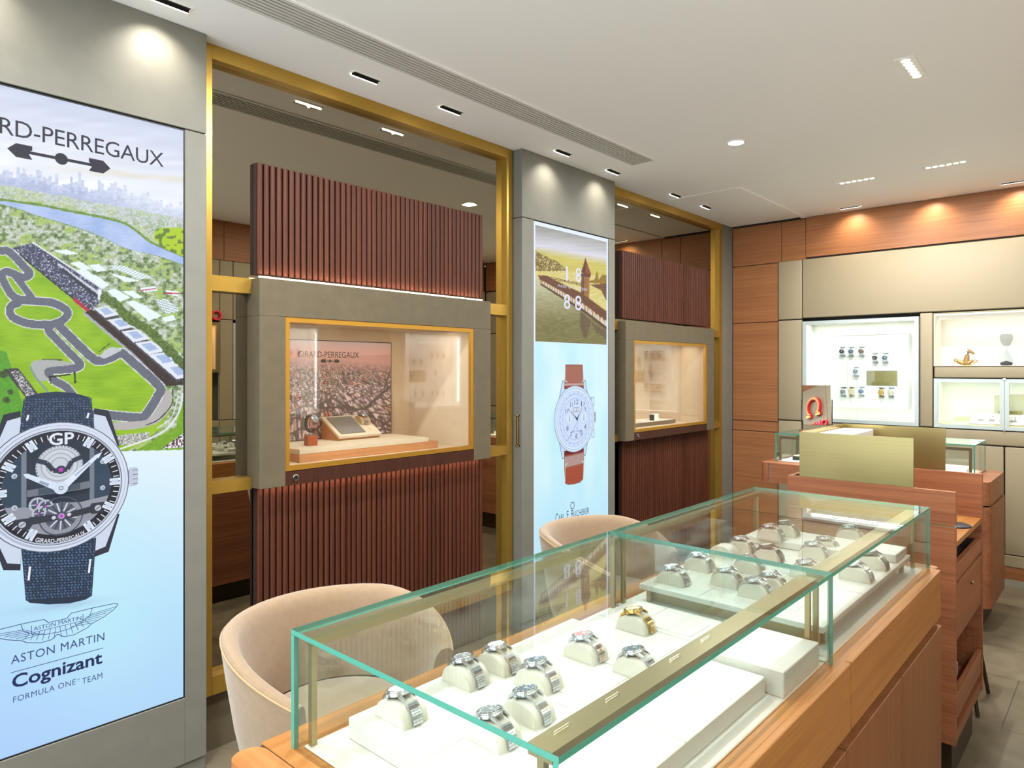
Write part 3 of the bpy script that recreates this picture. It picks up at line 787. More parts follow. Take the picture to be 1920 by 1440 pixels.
# ---- jewellery vitrine under the niche
t = thing('wall_vitrine', 'low lit wall vitrine with grey frame and jewellery tray under the niche', 'display cabinet', (-.68, BKY, 1.094))
x0, x1, z0, z1 = -1.118, -.250, 1.094, 1.458
b = B(); grey_frame(b, x0, -.685, z0, z1, .026, BKY - .004, BKY + .018); part('door_frame', b, M_GREYFR, t)
b = B(); grey_frame(b, -.683, x1, z0, z1, .026, BKY - .004, BKY + .018); part('door_frame', b, M_GREYFR, t)
part('pane', pane(B(), x0 + .02, -.686, BKY + .004, BKY + .010, z0 + .02, z1 - .02), [M_GLASS, M_EDGE], t)
part('pane', pane(B(), -.682, x1 - .02, BKY + .004, BKY + .010, z0 + .02, z1 - .02), [M_GLASS, M_EDGE], t)
b = B(); yb = 6.2
b.box(x0, x1, yb, yb + .01, z0, z1); b.box(x0, x0 + .02, BKY + .02, yb, z0, z1); b.box(x1 - .02, x1, BKY + .02, yb, z0, z1); b.box(x0 + .02, x1 - .02, BKY + .02, yb, z0, z0 + .02); b.box(x0 + .02, x1 - .02, BKY + .02, yb, z1 - .02, z1)
part('lining', b, mat('vitrine_cream', (226, 224, 196), .5), t)
for z in (z0 - .006, z1 - .01):
    part('hinge_clip', B().box(-.694, -.674, BKY - .01, BKY - .0045, z, z + .016, .002, 1), M_STEEL, t)
area_light('vitrine_light', (-.685, 6.03, z1 - .024), (.80, .04), .8, (1, .98, .86))
area_light('vitrine_light', (-.685, 5.99, z0 + .024), (.80, .015), .5, (1, .98, .86), (R(180), 0, 0))
t = thing('jewellery_tray', 'sloping white jewellery tray with gold front edge in the low vitrine', 'tray', (-.7, 6.02, 1.114))
b = B(); b.prism([(5.995, 1.136), (6.13, 1.205), (6.13, 1.195), (5.997, 1.130)], 'x', -.90, -.30); part('top', b, M_WHITE, t)
b = B(); b.prism([(5.993, 1.1145), (6.13, 1.1145), (6.13, 1.195), (5.993, 1.129)], 'x', -.90, -.30); part('base', b, M_BRASSZ, t)
part('brass_insert', B().box(-.74, -.60, 6.12, 6.128, 1.203, 1.226), M_BRASS, t)
nm = ['first from the left end of the tray', 'second from the left end of the tray', 'beside the vitrine door joint', 'nearest the right edge of the photo']
for k, x in enumerate([-.832, -.770, -.706, -.640]):
    t = thing('ring', 'diamond ring on a grey stub, ' + nm[k], 'jewellery', (x, 6.03, 1.158), 'rings on the sloping tray')
    part('stub', B().box(x - .018, x + .018, 6.022, 6.04, 1.1515, 1.164, .002, 1), mat('stub_grey', (170, 170, 164), .4), t)
    b = B(); b.tube([(x + .014 * math.cos(R(a)), 6.031, 1.172 + .010 * math.sin(R(a)) + .004) for a in range(0, 360, 30)], .0022, 6, True)
    part('band', b, M_STEEL, t, True)
    part('stone', B().ball((x + (.008 if k % 2 else -.008), 6.030, 1.188), .0055, n=8), M_STEEL, t)

# ---- lower cupboards and plinth
for k, (xa, xc) in enumerate([(-2.08, -1.652), (-1.65, -1.12), (-1.118, -.687), (-.683, -.25), (-.248, .33)]):
    lab = ['low beige cupboard behind the left end of the rear counter', 'low beige cupboard behind the middle of the rear counter', 'low beige cupboard under the left half of the jewellery vitrine', 'low beige cupboard under the right half of the jewellery vitrine', 'low beige cupboard in the right rear corner'][k]
    t = thing('low_cupboard', lab, 'cupboard', (xa, BKY, .14))
    part('carcass', B().box(xa, xc, BKY + .014, 6.28, .216, .980), M_SEAM, t)
    part('door', B().box(xa + .002, xc - .002, BKY, BKY + .014, .218, .976, .007, 3), M_CLAD, t, True)
t = thing('plinth', 'beige and dark oak plinth along the foot of the rear cupboards', 'plinth', (-.9, BKY, 0))
part('bar', B().box(-2.08, .33, BKY - .004, 5.964, .134, .214, .004, 2), M_CLAD, t)
part('wood_strip', B().box(-2.08, .33, BKY - .001, 5.9645, .046, .132), M_WALLW, t)
part('stone_strip', B().box(-2.08, .33, BKY - .010, 5.9645, 0, .044), mat('stone_skirting', (150, 142, 124), .4), t)

# ================================================================== RIGHT WALL (shows in the mirrors and panes only)
b = B()
for (ya, yc) in [(-1.5, 1.2), (1.205, 2.60), (2.605, 2.745), (2.75, 4.4), (4.405, 5.955)]:
    b.box(RWX, RWX + .02, ya, yc, 2.47, CEIL - .002)
struct('wall_right', b, M_WALLWY)
b = B()
def rpanel(ya, yc, za, zc): b.box(RWX - .02, RWX + .02, ya + .002, yc - .002, za + .002, zc - .002, .006, 2)
ys = [-1.5, .3, 1.1, 1.25, 2.03, 2.63, 2.74, 2.80, 3.58, 3.74, 4.54, 5.40, 5.955]
rpanel(-1.5, 2.70, 1.955, 2.466); rpanel(2.70, 2.82, 1.955, 2.466); rpanel(2.82, 4.1, 1.955, 2.466); rpanel(4.1, 5.955, 1.955, 2.466)
for (ya, yc) in [(-1.5, .25), (1.05, 1.22), (2.00, 2.10), (2.70, 2.82), (3.57, 3.80), (4.40, 4.55), (5.40, 5.955)]: rpanel(ya, yc, 1.09, 1.955)
rpanel(-1.5, 2.70, .2, 1.09); rpanel(2.70, 4.2, .2, 1.09); rpanel(4.2, 5.955, .2, 1.09)
struct('wall_right', b, M_CLAD)
struct('baseboard_right', B().box(RWX, RWX + .02, -1.5, 5.955, 0, .2), M_WALLWY)
short = ['right wall cabinet nearest the camera', 'right wall cabinet facing the racing display', 'niche', 'cabinet of the left mirror strip', 'cabinet reflected in the poster window']
for k, (ya, yc, za, zc, warm) in enumerate([(.25, 1.05, 1.094, 1.93, 0), (1.22, 2.00, 1.094, 1.93, 0), (2.10, 2.70, 1.50, 1.93, 1), (2.82, 3.57, 1.094, 1.93, 0), (4.55, 5.40, 1.094, 1.93, 0)]):
    lab = ['lit white wall cabinet nearest the camera on the right wall', 'lit white wall cabinet on the right wall facing the racing display', 'warm lit niche on the right wall, reflected in the left mirror strip', 'lit watch cabinet on the right wall reflected in the left mirror strip', 'lit watch cabinet on the right wall reflected in the aerial poster window'][k]
    t = thing('wall_cabinet', lab, 'display cabinet', (RWX, (ya + yc) / 2, za))
    b = B(); w = .028; xa, xc = RWX - .024, RWX - .002
    b.box(xa, xc, ya, ya + w, za, zc); b.box(xa, xc, yc - w, yc, za, zc); b.box(xa, xc, ya + w, yc - w, za, za + w); b.box(xa, xc, ya + w, yc - w, zc - w, zc)
    part('door_frame', b, M_BRASSZ if warm else M_GREYFR, t)
    b = B(); xd = RWX + .14
    b.box(xd, xd + .01, ya, yc, za, zc); b.box(RWX, xd, ya, ya + .015, za, zc); b.box(RWX, xd, yc - .015, yc, za, zc); b.box(RWX, xd, ya + .015, yc - .015, za, za + .015); b.box(RWX, xd, ya + .015, yc - .015, zc - .015, zc)
    part('lining', b, M_BOXIN if warm else M_WHITE, t)
    area_light('cabinet_light', (RWX + .07, (ya + yc) / 2, zc - .02), (.05, yc - ya - .1), 2 if warm else 4.5, (1, .75, .5) if warm else COOL)
    if not warm:
        area_light('cabinet_light', (RWX + .03, ya + .02, (za + zc) / 2), (.03, .7), 1.5, COOL, (R(-90), 0, 0))
        area_light('cabinet_light', (RWX + .03, yc - .02, (za + zc) / 2), (.03, .7), 1.5, COOL, (R(90), 0, 0))
        part('board', B().box(xd - .04, xd - .001, ya + .13, yc - .13, za + .12, zc - .12), M_WHITE, t)
        part('brass_plate', B().box(xd - .046, xd - .041, ya + .18, (ya + yc) / 2 - .02, za + .30, za + .42), M_BRASS, t)
        b = B(); n = 0
        rows = ['top row, far left', 'top row, second', 'upper pair, left', 'upper pair, middle', 'upper pair, right', 'alone in the middle', 'bottom row, far left', 'bottom row, second', 'bottom row, third', 'bottom row, fourth', 'bottom row, far right']
        for (fy, fz) in [] if k < 2 else [(.28, .62), (.40, .62), (.58, .70), (.68, .70), (.78, .70), (.64, .48), (.30, .20), (.42, .20), (.58, .20), (.68, .20), (.78, .20)]:
            yy = ya + (yc - ya) * fy; zz = za + (zc - za) * fz
            q = thing('watch', 'small watch in the ' + short[k] + ', ' + rows[n], 'watch', (xd - .06, yy, zz), 'watches in the ' + short[k])
            bb = B(); bb.lathe([(.018, 0), (.018, -.012)], (xd - .045, yy, zz), 'x', 14); bb.box(xd - .052, xd - .041, yy - .009, yy + .009, zz - .036, zz + .036); part('case', bb, M_STEELB, q)
            bb = B(); bb.lathe([(.014, -.0125), (.014, -.014)], (xd - .045, yy, zz), 'x', 14); part('dial', bb, [D_BK, D_SL, D_BR, D_BL][n % 4], q); n += 1

# red omega-shaped emblem on the upper right wall, seen in the mirrors
ox, oy, oz, orr = RWX - .022, 2.50, 2.215, .105
t = thing('wall_emblem', 'red and gold horseshoe shaped wall emblem with lettering, seen in mirrors', 'sign', (ox, oy, oz))
pts = [(oy + orr * math.sin(R(a)), oz + orr * math.cos(R(a))) for a in range(-150, 151, 10)]
def omega(b, xa, xc, w):
    o = [(oy + (orr + w) * math.sin(R(a)), oz + (orr + w) * math.cos(R(a))) for a in range(-150, 151, 10)]
    i = [(oy + (orr - w) * math.sin(R(a)), oz + (orr - w) * math.cos(R(a))) for a in range(-150, 151, 10)]
    for k in range(len(o) - 1): b.prism([o[k], o[k + 1], i[k + 1], i[k]], 'x', xa, xc)
    for s in (-1, 1):
        b.box(xa, xc, oy + s * orr * .42, oy + s * orr * 1.15, oz - orr * 1.08, oz - orr * .80)
b = B(); omega(b, ox - .03, ox, .018); part('red_body', b, mat('red_lacquer', (232, 40, 62), .35), t)
b = B(); omega(b, ox - .034, ox - .0305, .010); part('gold_face', b, M_YGOLD, t)
cu = bpy.data.curves.new('lettering', 'FONT'); cu.body = 'OMEGA'; cu.extrude = .08; cu.resolution_u = 3
oo = bpy.data.objects.new('lettering', cu); COL.objects.link(oo); bpy.context.view_layer.update()
dg = bpy.context.evaluated_depsgraph_get(); me = bpy.data.meshes.new_from_object(oo.evaluated_get(dg)); bpy.data.objects.remove(oo)
xs = [v.co.x for v in me.vertices]; wd = max(xs) - min(xs)
for v in me.vertices:
    q = v.co.copy(); k = .42 / wd
    v.co = (ox - .012 - q.z * .15 - LOC[t.name].x, oy + .21 - (q.x - min(xs)) * k - LOC[t.name].y, oz - .27 + q.y * k - LOC[t.name].z)
me.materials.clear(); me.materials.append(mat('red_lacquer', (232, 40, 62), .35))
lo = bpy.data.objects.new('lettering', me); COL.objects.link(lo); lo.parent = t
# ================================================================== NEAR GLASS COUNTER
CT = .913                       # counter top
GX0, GX1, GY0, GY1, GZ = -1.013, -.463, .588, 2.415, 1.105
GYM = 1.502
t = thing('display_counter', 'light oak sales counter carrying the long glass watch case', 'counter', (-.74, 1.5, 0))
def rrect(x0, x1, y0, y1, r, n=6):
    pts = []
    for (cx, cy, a0) in [(x1 - r, y1 - r, 0), (x0 + r, y1 - r, 90), (x0 + r, y0 + r, 180), (x1 - r, y0 + r, 270)]:
        for i in range(n + 1):
            a = R(a0 + 90 * i / n); pts.append((cx + r * math.cos(a), cy + r * math.sin(a)))
    return pts
b = B(); b.prism(rrect(-1.065, -.450, .503, .560, .028), 'z', .745, CT)
part('end_cap', b, M_OAKX, t, True)
b = B(); b.box(-1.065, -.452, .5635, 2.445, .800, CT, .0015, 1)
part('worktop', b, M_OAK, t)
b = B(); b.prism(rrect(-1.065, -.452, 2.4475, 2.478, .014), 'z', .745, CT); part('end_cap', b, M_OAKX, t, True)
part('end_joint', B().box(-1.06, -.455, .560, .5635, .76, CT - .003), M_SEAM, t)
b = B(); b.box(-1.045, -.470, .53, 2.46, .12, .80); part('carcass', b, M_WALNUT, t)
for (ya, yc) in [(.565, 1.543), (1.549, 2.443)]:
    part('drawer', B().box(-.470, -.440, ya, yc, .770, CT - .001, .0015, 1), M_OAK, t)
M_OAKD = wood('counter_oak_doors', (112, 66, 34), (146, 96, 56), 'z', .42, .8, .35)
for (ya, yc) in [(.53, 1.02), (1.024, 1.524), (1.528, 1.984), (1.988, 2.470)]:
    part('door', B().box(-.466, -.443, ya, yc, .13, .735, .0015, 1), M_OAKD, t)
part('finger_groove', B().box(-.468, -.4655, .55, 2.45, .735, .770), M_DKMETAL, t)
part('front_panel', B().box(-1.062, -1.045, .53, 2.45, .12, .80, .001, 1), M_REDY, t)
part('toe_kick', B().box(-1.02, -.50, .58, 2.40, 0, .12), M_DKMETAL, t)

t = thing('glass_case', 'long green-edged glass watch case on the near oak counter', 'display case', (-.74, 1.5, CT))
g = .008
def gpane(nm, *a): return part(nm, pane(B(), *a), [M_GLASS, M_EDGE], t)
gpane('glass_top', GX0, GX1, GY0, GYM - .001, GZ - g, GZ); gpane('glass_top', GX0, GX1, GYM + .001, GY1, GZ - g, GZ)
gpane('glass_side', GX0, GX0 + g, GY0, GYM - .001, CT, GZ - g - .0005); gpane('glass_side', GX0, GX0 + g, GYM + .001, GY1, CT, GZ - g - .0005)
gpane('glass_side', GX1 - g, GX1, GY0, GYM - .001, CT, GZ - g - .0005); gpane('glass_side', GX1 - g, GX1, GYM + .001, GY1, CT, GZ - g - .0005)
gpane('glass_end', GX0 + g + .0005, GX1 - g - .0005, GY0, GY0 + g, CT, GZ - g - .0005); gpane('glass_end', GX0 + g + .0005, GX1 - g - .0005, GY1 - g, GY1, CT, GZ - g - .0005)
gpane('glass_partition', GX0 + g + .0005, GX1 - g - .0005, GYM - .006, GYM - .001, CT + .004, GZ - g - .0005)
part('case_floor', B().box(GX0 + .016, GX1 - .016, GY0 + .014, GY1 - .014, CT, CT + .004, .0015, 1), M_DECK, t)
# brass light rails below the top edges, on slim posts
for (ya, yc) in [(GY0 + .018, GYM - .018), (GYM + .018, GY1 - .018)]:
    for (xa, xc, rx, s) in [(GX0 + .016, GX0 + .034, GX0 + .025, 1), (GX1 - .060, GX1 - .024, GX1 - .042, -1)]:
        rl = part('light_rail', B().box(xa, xc, ya, yc, GZ - .026, GZ - .012), M_BRASSZ, t)
        part('led_strip', B().box(rx - .004, rx + .004, ya + .01, yc - .01, GZ - .0266, GZ - .0258), M_LEDW, rl)
        area_light('case_light', (rx + s * .002, (ya + yc) / 2, GZ - .0275), (.012, yc - ya - .03), 0.26 if s > 0 else 0.32, (1, .985, .95), (0, R(-14 * s), 0), 170)
        for y in (ya + .006, yc - .006):
            part('post', B().box(rx - .005, rx + .005, y - .005, y + .005, CT + .004, GZ - .026), M_BRASSZ, t)

# ---- white presentation decks in the case
def deck(label, x0, x1, y0, y1, z0, z1, tiles=(), grooves=(), mats=None):
    t = thing('presentation_deck', label, 'display stand', ((x0 + x1) / 2, (y0 + y1) / 2, z0))
    part('slab', B().box(x0, x1, y0, y1, z0, z1, .0015, 1), mats or M_DECK, t)
    b = B(); ok = False
    for (xa, xc, ya, yc) in grooves: b.box(xa, xc, ya, yc, z1 - .001, z1 + .0004); ok = True
    if ok: part('joint', b, mat('deck_joint', (176, 168, 152), .6), t)
    else: b.bm.free()
    for (xa, xc, ya, yc) in tiles:
        part('tile', B().box(xa, xc, ya, yc, z1 - .0005, z1 + .0015, .0008, 1), M_DECK, t)
    return t
D1 = .952
deck('large white watch deck at the near end of the glass case', -.962, -.512, .662, 1.272, CT + .0045, D1,
     [(-.74, -.66, .93, 1.02), (-.66, -.58, 1.10, 1.18), (-.86, -.80, 1.10, 1.15)],
     [(-.775, -.773, .665, .965), (-.962, -.512, .965, .967), (-.83, -.775, .795, .797), (-.70, -.698, .967, 1.27), (-.83, -.70, 1.12, 1.122)])
deck('white watch deck section before the brass post of the glass case', -.935, -.665, 1.277, 1.495, CT + .0045, D1 - .004,
     [(-.80, -.71, 1.36, 1.45)], [(-.935, -.665, 1.34, 1.342), (-.84, -.838, 1.342, 1.49)])
deck('raised white block beside the right pane, midway along the glass case', -.655, -.480, 1.28, 1.470, CT + .0045, .966)
t = thing('presentation_deck', 'raised white deck on brass feet in the far half of the glass case', 'display stand', (-.74, 1.95, CT))
part('slab', B().box(-.962, -.500, 1.560, 2.345, .952, .966, .0015, 1), M_DECK, t)
b = B()
for (x, y) in [(-.945, 1.585), (-.52, 1.585), (-.945, 2.32), (-.52, 2.32), (-.73, 1.60)]: b.box(x - .006, x + .006, y - .006, y + .006, CT + .0045, .952)
b.box(-.955, -.507, 1.595, 1.603, CT + .0045, .952); part('feet', b, M_BRASSZ, t)
b = B()
for q in [(-.962, -.50, 1.86, 1.862), (-.80, -.798, 1.565, 1.86), (-.70, -.698, 1.862, 2.34), (-.76, -.66, 1.905, 1.907)]: b.box(*q, .965, .9664)
part('joint', b, mat('deck_joint', (176, 168, 152), .6), t)
for q in [(-.86, -.80, 1.75, 1.82), (-.66, -.58, 1.62, 1.68)]: part('tile', B().box(*q, .9655, .9675, .0008, 1), M_DECK, t)
deck('low white riser at the back left of the far deck', -.940, -.640, 2.165, 2.335, .967, .988)
deck('small white riser at the far right end of the glass case', -.590, -.510, 2.215, 2.34, .967, .990)

# ---- watches on cream cushions
CW, CH, CD = .0375, .0345, .026          # cushion half length, height, half width
def arch(t, off=0.0):
    """point of the cushion's arch, t in degrees from the +x foot over the top"""
    a = R(t); return ((CW + off) * (abs(math.cos(a)) ** .85) * (1 if math.cos(a) >= 0 else -1), (CH + off) * math.sin(a) ** .85)
cu_proto = thing('watch_cushion', 'x', 'watch cushion', (0, 0, 0))
pts = [arch(a) for a in range(0, 181, 10)]
b = B(); b.prism(pts, 'y', -CD, CD)
es = [e for e in b.bm.edges if abs(e.verts[0].co.y - e.verts[1].co.y) < 1e-6]
bmesh.ops.bevel(b.bm, geom=es, offset=.0016, segments=2, affect='EDGES')
part('pad', b, M_CREAM, cu_proto, True)
part('base_edge', B().box(-CW - .001, CW + .001, -CD - .001, CD + .001, -.0002, .0012), mat('cushion_base', (196, 190, 176), .6), cu_proto)

def make_watch(metal, dialm, link2=None, r=.0212, label='x'):
    t = thing('watch', label, 'watch', (0, 0, 0))
    tilt = R(10)                                   # dial leans away from the bracelet side
    hp = arch(97, .0016)
    Mh = Matrix.Translation((hp[0], 0, hp[1])) @ Matrix.Rotation(-R(12), 4, 'Y')
    b = B(); b.lathe([(r * .55, -.0008), (r * .85, .0002), (r, .0022), (r, .0065), (r * .97, .0075), (r * .97, .0082), (r * .93, .0100), (r * .80, .0106), (r * .78, .0094)], (0, 0, 0), 'z', 32, True)
    b.xform(Mh); part('case', b, metal, t, True)
    b = B()
    for k in range(36):
        a = 2 * math.pi * k / 36; b.box(r * .98 * math.cos(a) - .0006, r * .98 * math.cos(a) + .0006, r * .98 * math.sin(a) - .0006, r * .98 * math.sin(a) + .0006, .0072, .0092)
    b.xform(Mh); part('bezel_teeth', b, metal, t)
    b = B(); b.lathe([(r * .785, .0095), (r * .785, .0098)], (0, 0, 0), 'z', 28); b.xform(Mh); part('dial', b, dialm, t)
    b = B()
    for k in range(12):
        a = 2 * math.pi * k / 12; c, s = math.cos(a), math.sin(a)
        q = [(r * .60 * c - .0005 * s, r * .60 * s + .0005 * c), (r * .60 * c + .0005 * s, r * .60 * s - .0005 * c), (r * .72 * c + .0005 * s, r * .72 * s - .0005 * c), (r * .72 * c - .0005 * s, r * .72 * s + .0005 * c)]
        b.prism(q, 'z', .0098, .0102)
    b.prism([(-.0006, -.0006), (.0006, -.0006), (.0006, .0085), (-.0006, .0085)], 'z', .0103, .0106)
    b.prism([(-.0006, -.0006), (.0105, -.0006), (.0105, .0006), (-.0006, .0006)], 'z', .0107, .0110)
    b.xform(Mh); part('markers_and_hands', b, M_WHITE, t)
    b = B(); b.lathe([(.003, 0), (.003, .004), (.0022, .0046)], (0, 0, 0), 'z', 12); b.xform(Mh @ Matrix.Translation((0, -r - .0002, .004)) @ Matrix.Rotation(R(90), 4, 'X')); part('crown', b, metal, t, True)
    b = B()                                        # lugs
    for sx in (-1, 1):
        for sy in (-1, 1): b.prism([(sx * r * .70, .0055), (sx * r * .70, .001), (sx * (r + .0065), -.0045), (sx * (r + .0070), -.001), (sx * r * .95, .0045)], 'y', sy * .0125 - .002, sy * .0125 + .002)
    b.xform(Mh); part('lugs', b, metal, t)
    # bracelet: rows of links following the arch on both sides of the head
    def links(a0, a1, n, w0, w1):
        b = B(); b2 = B()
        for i in range(n):
            f0, f1 = i / n, (i + .86) / n
            p0, p1 = arch(a0 + (a1 - a0) * f0, .0012), arch(a0 + (a1 - a0) * f1, .0012)
            q0, q1 = arch(a0 + (a1 - a0) * f0, .0050), arch(a0 + (a1 - a0) * f1, .0050)
            w = w0 + (w1 - w0) * i / n
            for (ya, yc, bb) in [(-w, -w * .42, b), (-w * .38, w * .38, b2), (w * .42, w, b)]:
                bb.prism([p0, p1, q1, q0], 'y', ya, yc)
        return b, b2
    b, b2 = links(58, 2, 9, .0108, .0092); bc = part('bracelet', b, metal, t); part('centre_links', b2, link2 or metal, bc)
    b, b2 = links(140, 176, 5, .0108, .0095); bc = part('bracelet', b, metal, t); part('centre_links', b2, link2 or metal, bc)
    return t
protos = {
    'steel_grey': make_watch(M_STEEL, D_GY), 'steel_white': make_watch(M_STEEL, D_WH), 'steel_blue': make_watch(M_STEEL, D_SL),
    'two_tone': make_watch(M_STEEL, D_WH, M_YGOLD), 'gold': make_watch(M_YGOLD, D_CH, M_ROSE), 'rose': make_watch(M_STEEL, mat('dial_rose', (196, 120, 120), .3), M_ROSE),
    'leather': make_watch(mat('dark_strap_steel', (120, 118, 116), .3, .9), D_WH)}
used_p = set(); used_c = [0]
def at(u, v, z):
    r = (u - CX) / FPX; h = (CY - v) / FPX; tt = (z - HC) / h
    return ((r * CA - SA) * tt, (r * SA + CA) * tt)
def place_watch(kind, u, v, z, label, rot=0, watch=True, sc=1.0, xy=None):
    x, y = xy or at(u, v, z)
    g = 'cream cushions in the glass case'
    cl = ('cushion of the ' + label) if watch else label
    if not used_c[0]:
        c = cu_proto; used_c[0] = 1; c.location = (x, y, z); c.rotation_euler = (0, 0, R(rot)); c['label'] = cl; c['group'] = g
    else: c = dup(cu_proto, (x, y, z), R(rot), cl, g)
    if not watch: return
    if kind not in used_p:
        w = protos[kind]; used_p.add(kind); w.location = (x, y, z); w.rotation_euler = (0, 0, R(rot)); w['label'] = label; w['group'] = 'watches in the glass case'
    else: w = dup(protos[kind], (x, y, z), R(rot), label, 'watches in the glass case')
Z1, Z2, Z3, Z4 = D1, .9664, .9884, .948
for a in [('steel_white', 753, 1345, Z1, 'steel watch alone at the near left corner of the front deck'),
          ('steel_grey', 873, 1278, Z1, 'steel watch in the left row, nearer of the close pair'),
          ('steel_white', 936, 1253, Z1, 'two-piece steel watch in the left row, farther of the close pair'),
          ('steel_blue', 1010, 1285, Z1, 'blue-tinted steel watch in the middle of the front deck'),
          ('rose', 1098, 1232, Z1, 'pink-dial watch at the far middle of the front deck'),
          ('gold', 1193, 1180, Z4, 'gold bracelet watch alone before the brass post'),
          ('steel_blue', 1194, 1262, Z1, 'steel watch next to the right rail on the front deck'),
          ('steel_blue', 991, 1345, Z1, 'blue-dial steel watch in the right front row, farther one'),
          ('steel_grey', 925, 1388, Z1, 'largest steel watch at the near right, under the top glass edge'),
          ('steel_white', 1263, 1093, Z2, 'steel watch at the near left corner of the raised deck'),
          ('steel_white', 1312, 1067, Z2, 'steel watch second in the left row of the raised deck'),
          ('two_tone', 1364, 1097, Z2, 'two-tone steel and gold watch in the raised deck front row'),
          ('steel_grey', 1405, 1072, Z2, 'grey-dial watch in the middle of the raised deck'),
          ('steel_grey', 1391, 1034, Z2, 'steel watch before the low riser, third in the left row'),
          ('leather', 1442, 1050, Z2, 'darker thin watch in front of the low riser'),
          ('steel_grey', 1418, 1118, Z2, 'steel watch of the overlapping pair by the rail, nearer one'),
          ('two_tone', 1447, 1106, Z2, 'steel watch of the overlapping pair by the rail, farther one'),
          ('steel_grey', 1446, 1010, Z3, 'steel watch on the low riser, nearer of two'),
          ('leather', 1474, 1003, Z3, 'dark bracelet watch on the low riser, farther of two'),
          ('steel_grey', 1527, 1045, Z2, 'steel watch beside the riser, nearer of the second pair'),
          ('steel_grey', 1549, 1034, Z2, 'steel watch beside the riser, farther of the second pair'),
          ('two_tone', 1594, 1011, Z2, 'two-tone watch farthest back in the glass case'),
          ('steel_grey', 1513, 1082, Z2, 'steel watch below the top rail in the far half'),
          ('steel_white', 1606, 1086, Z2, 'steel watch seen through the right pane, nearer one'),
          ('leather', 1636, 1064, Z2, 'thin dark watch seen through the right pane beside the small riser')]:
    place_watch(*a)
place_watch('', 1357, 1043, Z2, 'empty cream cushion in the left row of the raised deck', 0, False)

# ================================================================== CASH DESK
DX0, DX1, DY0, DY1, DZ0, DZT = -1.093, -.484, 2.952, 3.562, .148, 1.077
t = thing('cash_desk', 'square reddish oak cash desk with open drawers at the right end', 'desk', (-.79, 3.25, 0))
e = .018
b = B(); b.box(DX0, DX1, DY0, DY0 + e, .952, DZT, .0012, 1); b.box(DX0, DX1, DY0, DY0 + e, DZ0, .946, .0012, 1); part('front_board', b, M_REDX, t)
part('brass_inlay', B().box(DX0 + .004, DX1 - .010, DY0 + .001, DY0 + .012, .946, .952), M_BRASSZ, t)
part('rear_board', B().box(DX0, DX1, DY1 - e, DY1, DZ0, DZT, .0012, 1), M_REDX, t)
part('left_board', B().box(DX0, DX0 + e, DY0 + e, DY1 - e, DZ0, DZT, .0012, 1), M_REDY, t)
part('worktop', B().box(DX0 + e, DX1 - .004, DY0 + e, DY1 - e, .868, .888), M_OAK, t)
part('base_board', B().box(DX0 + e, DX1 - .004, DY0 + e, DY1 - e, DZ0, .190), M_REDY, t)
part('middle_board', B().box(DX0 + e, DX1 - .03, DY0 + e, DY1 - e, .505, .520), M_REDY, t)
part('carcass_back', B().box(DX0 + e, DX0 + .06, DY0 + e, DY1 - e, .19, .868), M_WALNUT, t)
part('top_drawer', B().box(DX1 - .024, DX1 - .004, DY0 + e + .001, DY1 - e - .001, .743, .802, .001, 1), M_REDY, t)
b = B(); b.box(DX0 + .07, DX1 - .025, DY0 + .03, DY1 - .03, .745, .757); b.box(DX0 + .07, DX1 - .025, DY1 - .045, DY1 - .03, .757, .800); b.box(DX0 + .07, DX1 - .025, DY0 + .03, DY0 + .045, .757, .8)
part('drawer_box', b, M_SEAM, t)
lk = part('lower_drawer', B().box(DX1 - .022, DX1 - .004, DY0 + e + .001, DY1 - e - .001, .523, .728, .001, 1), M_REDY, t)
part('knob', B().lathe([(.006, 0), (.006, .004), (.009, .008), (.006, .012)], (DX1 - .004, 3.278, .673), 'x', 14), M_BRASSZ, lk, True)
tr = part('pull_out_tray', B().box(DX1 - .022, DX1 - .004, DY0 + e + .001, DY1 - e - .001, .229, .325, .001, 1), M_REDY, t)
b = B(); b.box(DX0 + .07, DX1 - .022, DY0 + .03, DY1 - .03, .229, .240); b.box(DX0 + .07, DX1 - .022, DY1 - .042, DY1 - .03, .24, .40); part('tray_box', b, M_REDY, tr)
part('toe_kick', B().box(DX0 + .03, -.505, 3.00, 3.44, 0, DZ0), M_DKMETAL, t)
solo('paper_stack', B().box(-.80, -.55, 3.05, 3.40, .2405, .30, .002, 1), M_WHITE, 'white papers lying in the pull-out tray at the foot of the cash desk', 'paper', (-.68, 3.2, .24))
b = B(); b.lathe([(.058, .8885), (.058, .893), (.05, .896), (.0, .896)][:3], (-.545, 3.30, 0), 'z', 28); solo('telephone_base', b, M_BLACK, 'black round pad lying on the cash desk worktop', 'pad', (-.545, 3.30, .888), smooth=True)

t = thing('brass_screen', 'U-shaped brushed brass privacy screen standing on the cash desk', 'screen', (-.83, 3.2, DZT))
part('front_plate', B().box(-1.045, -.622, DY0 + .006, DY0 + .012, DZT + .0005, 1.264), brushed('brass_front', (144, 130, 88), 'x', .34), t)
part('left_plate', B().box(-1.045, -1.039, DY0 + .012, DY1 - .012, DZT + .0005, 1.264), brushed('brass_left', (178, 156, 96), 'y', .30), t)
part('rear_plate', B().box(-1.045, -.622, DY1 - .012, DY1 - .006, DZT + .0005, 1.264), M_BRASS, t)
solo('file_box', B().box(-1.03, -.90, 3.08, 3.50, .8885, 1.248, .003, 1), M_WHITE, 'white file box standing inside the brass screen', 'box', (-.96, 3.3, .888))

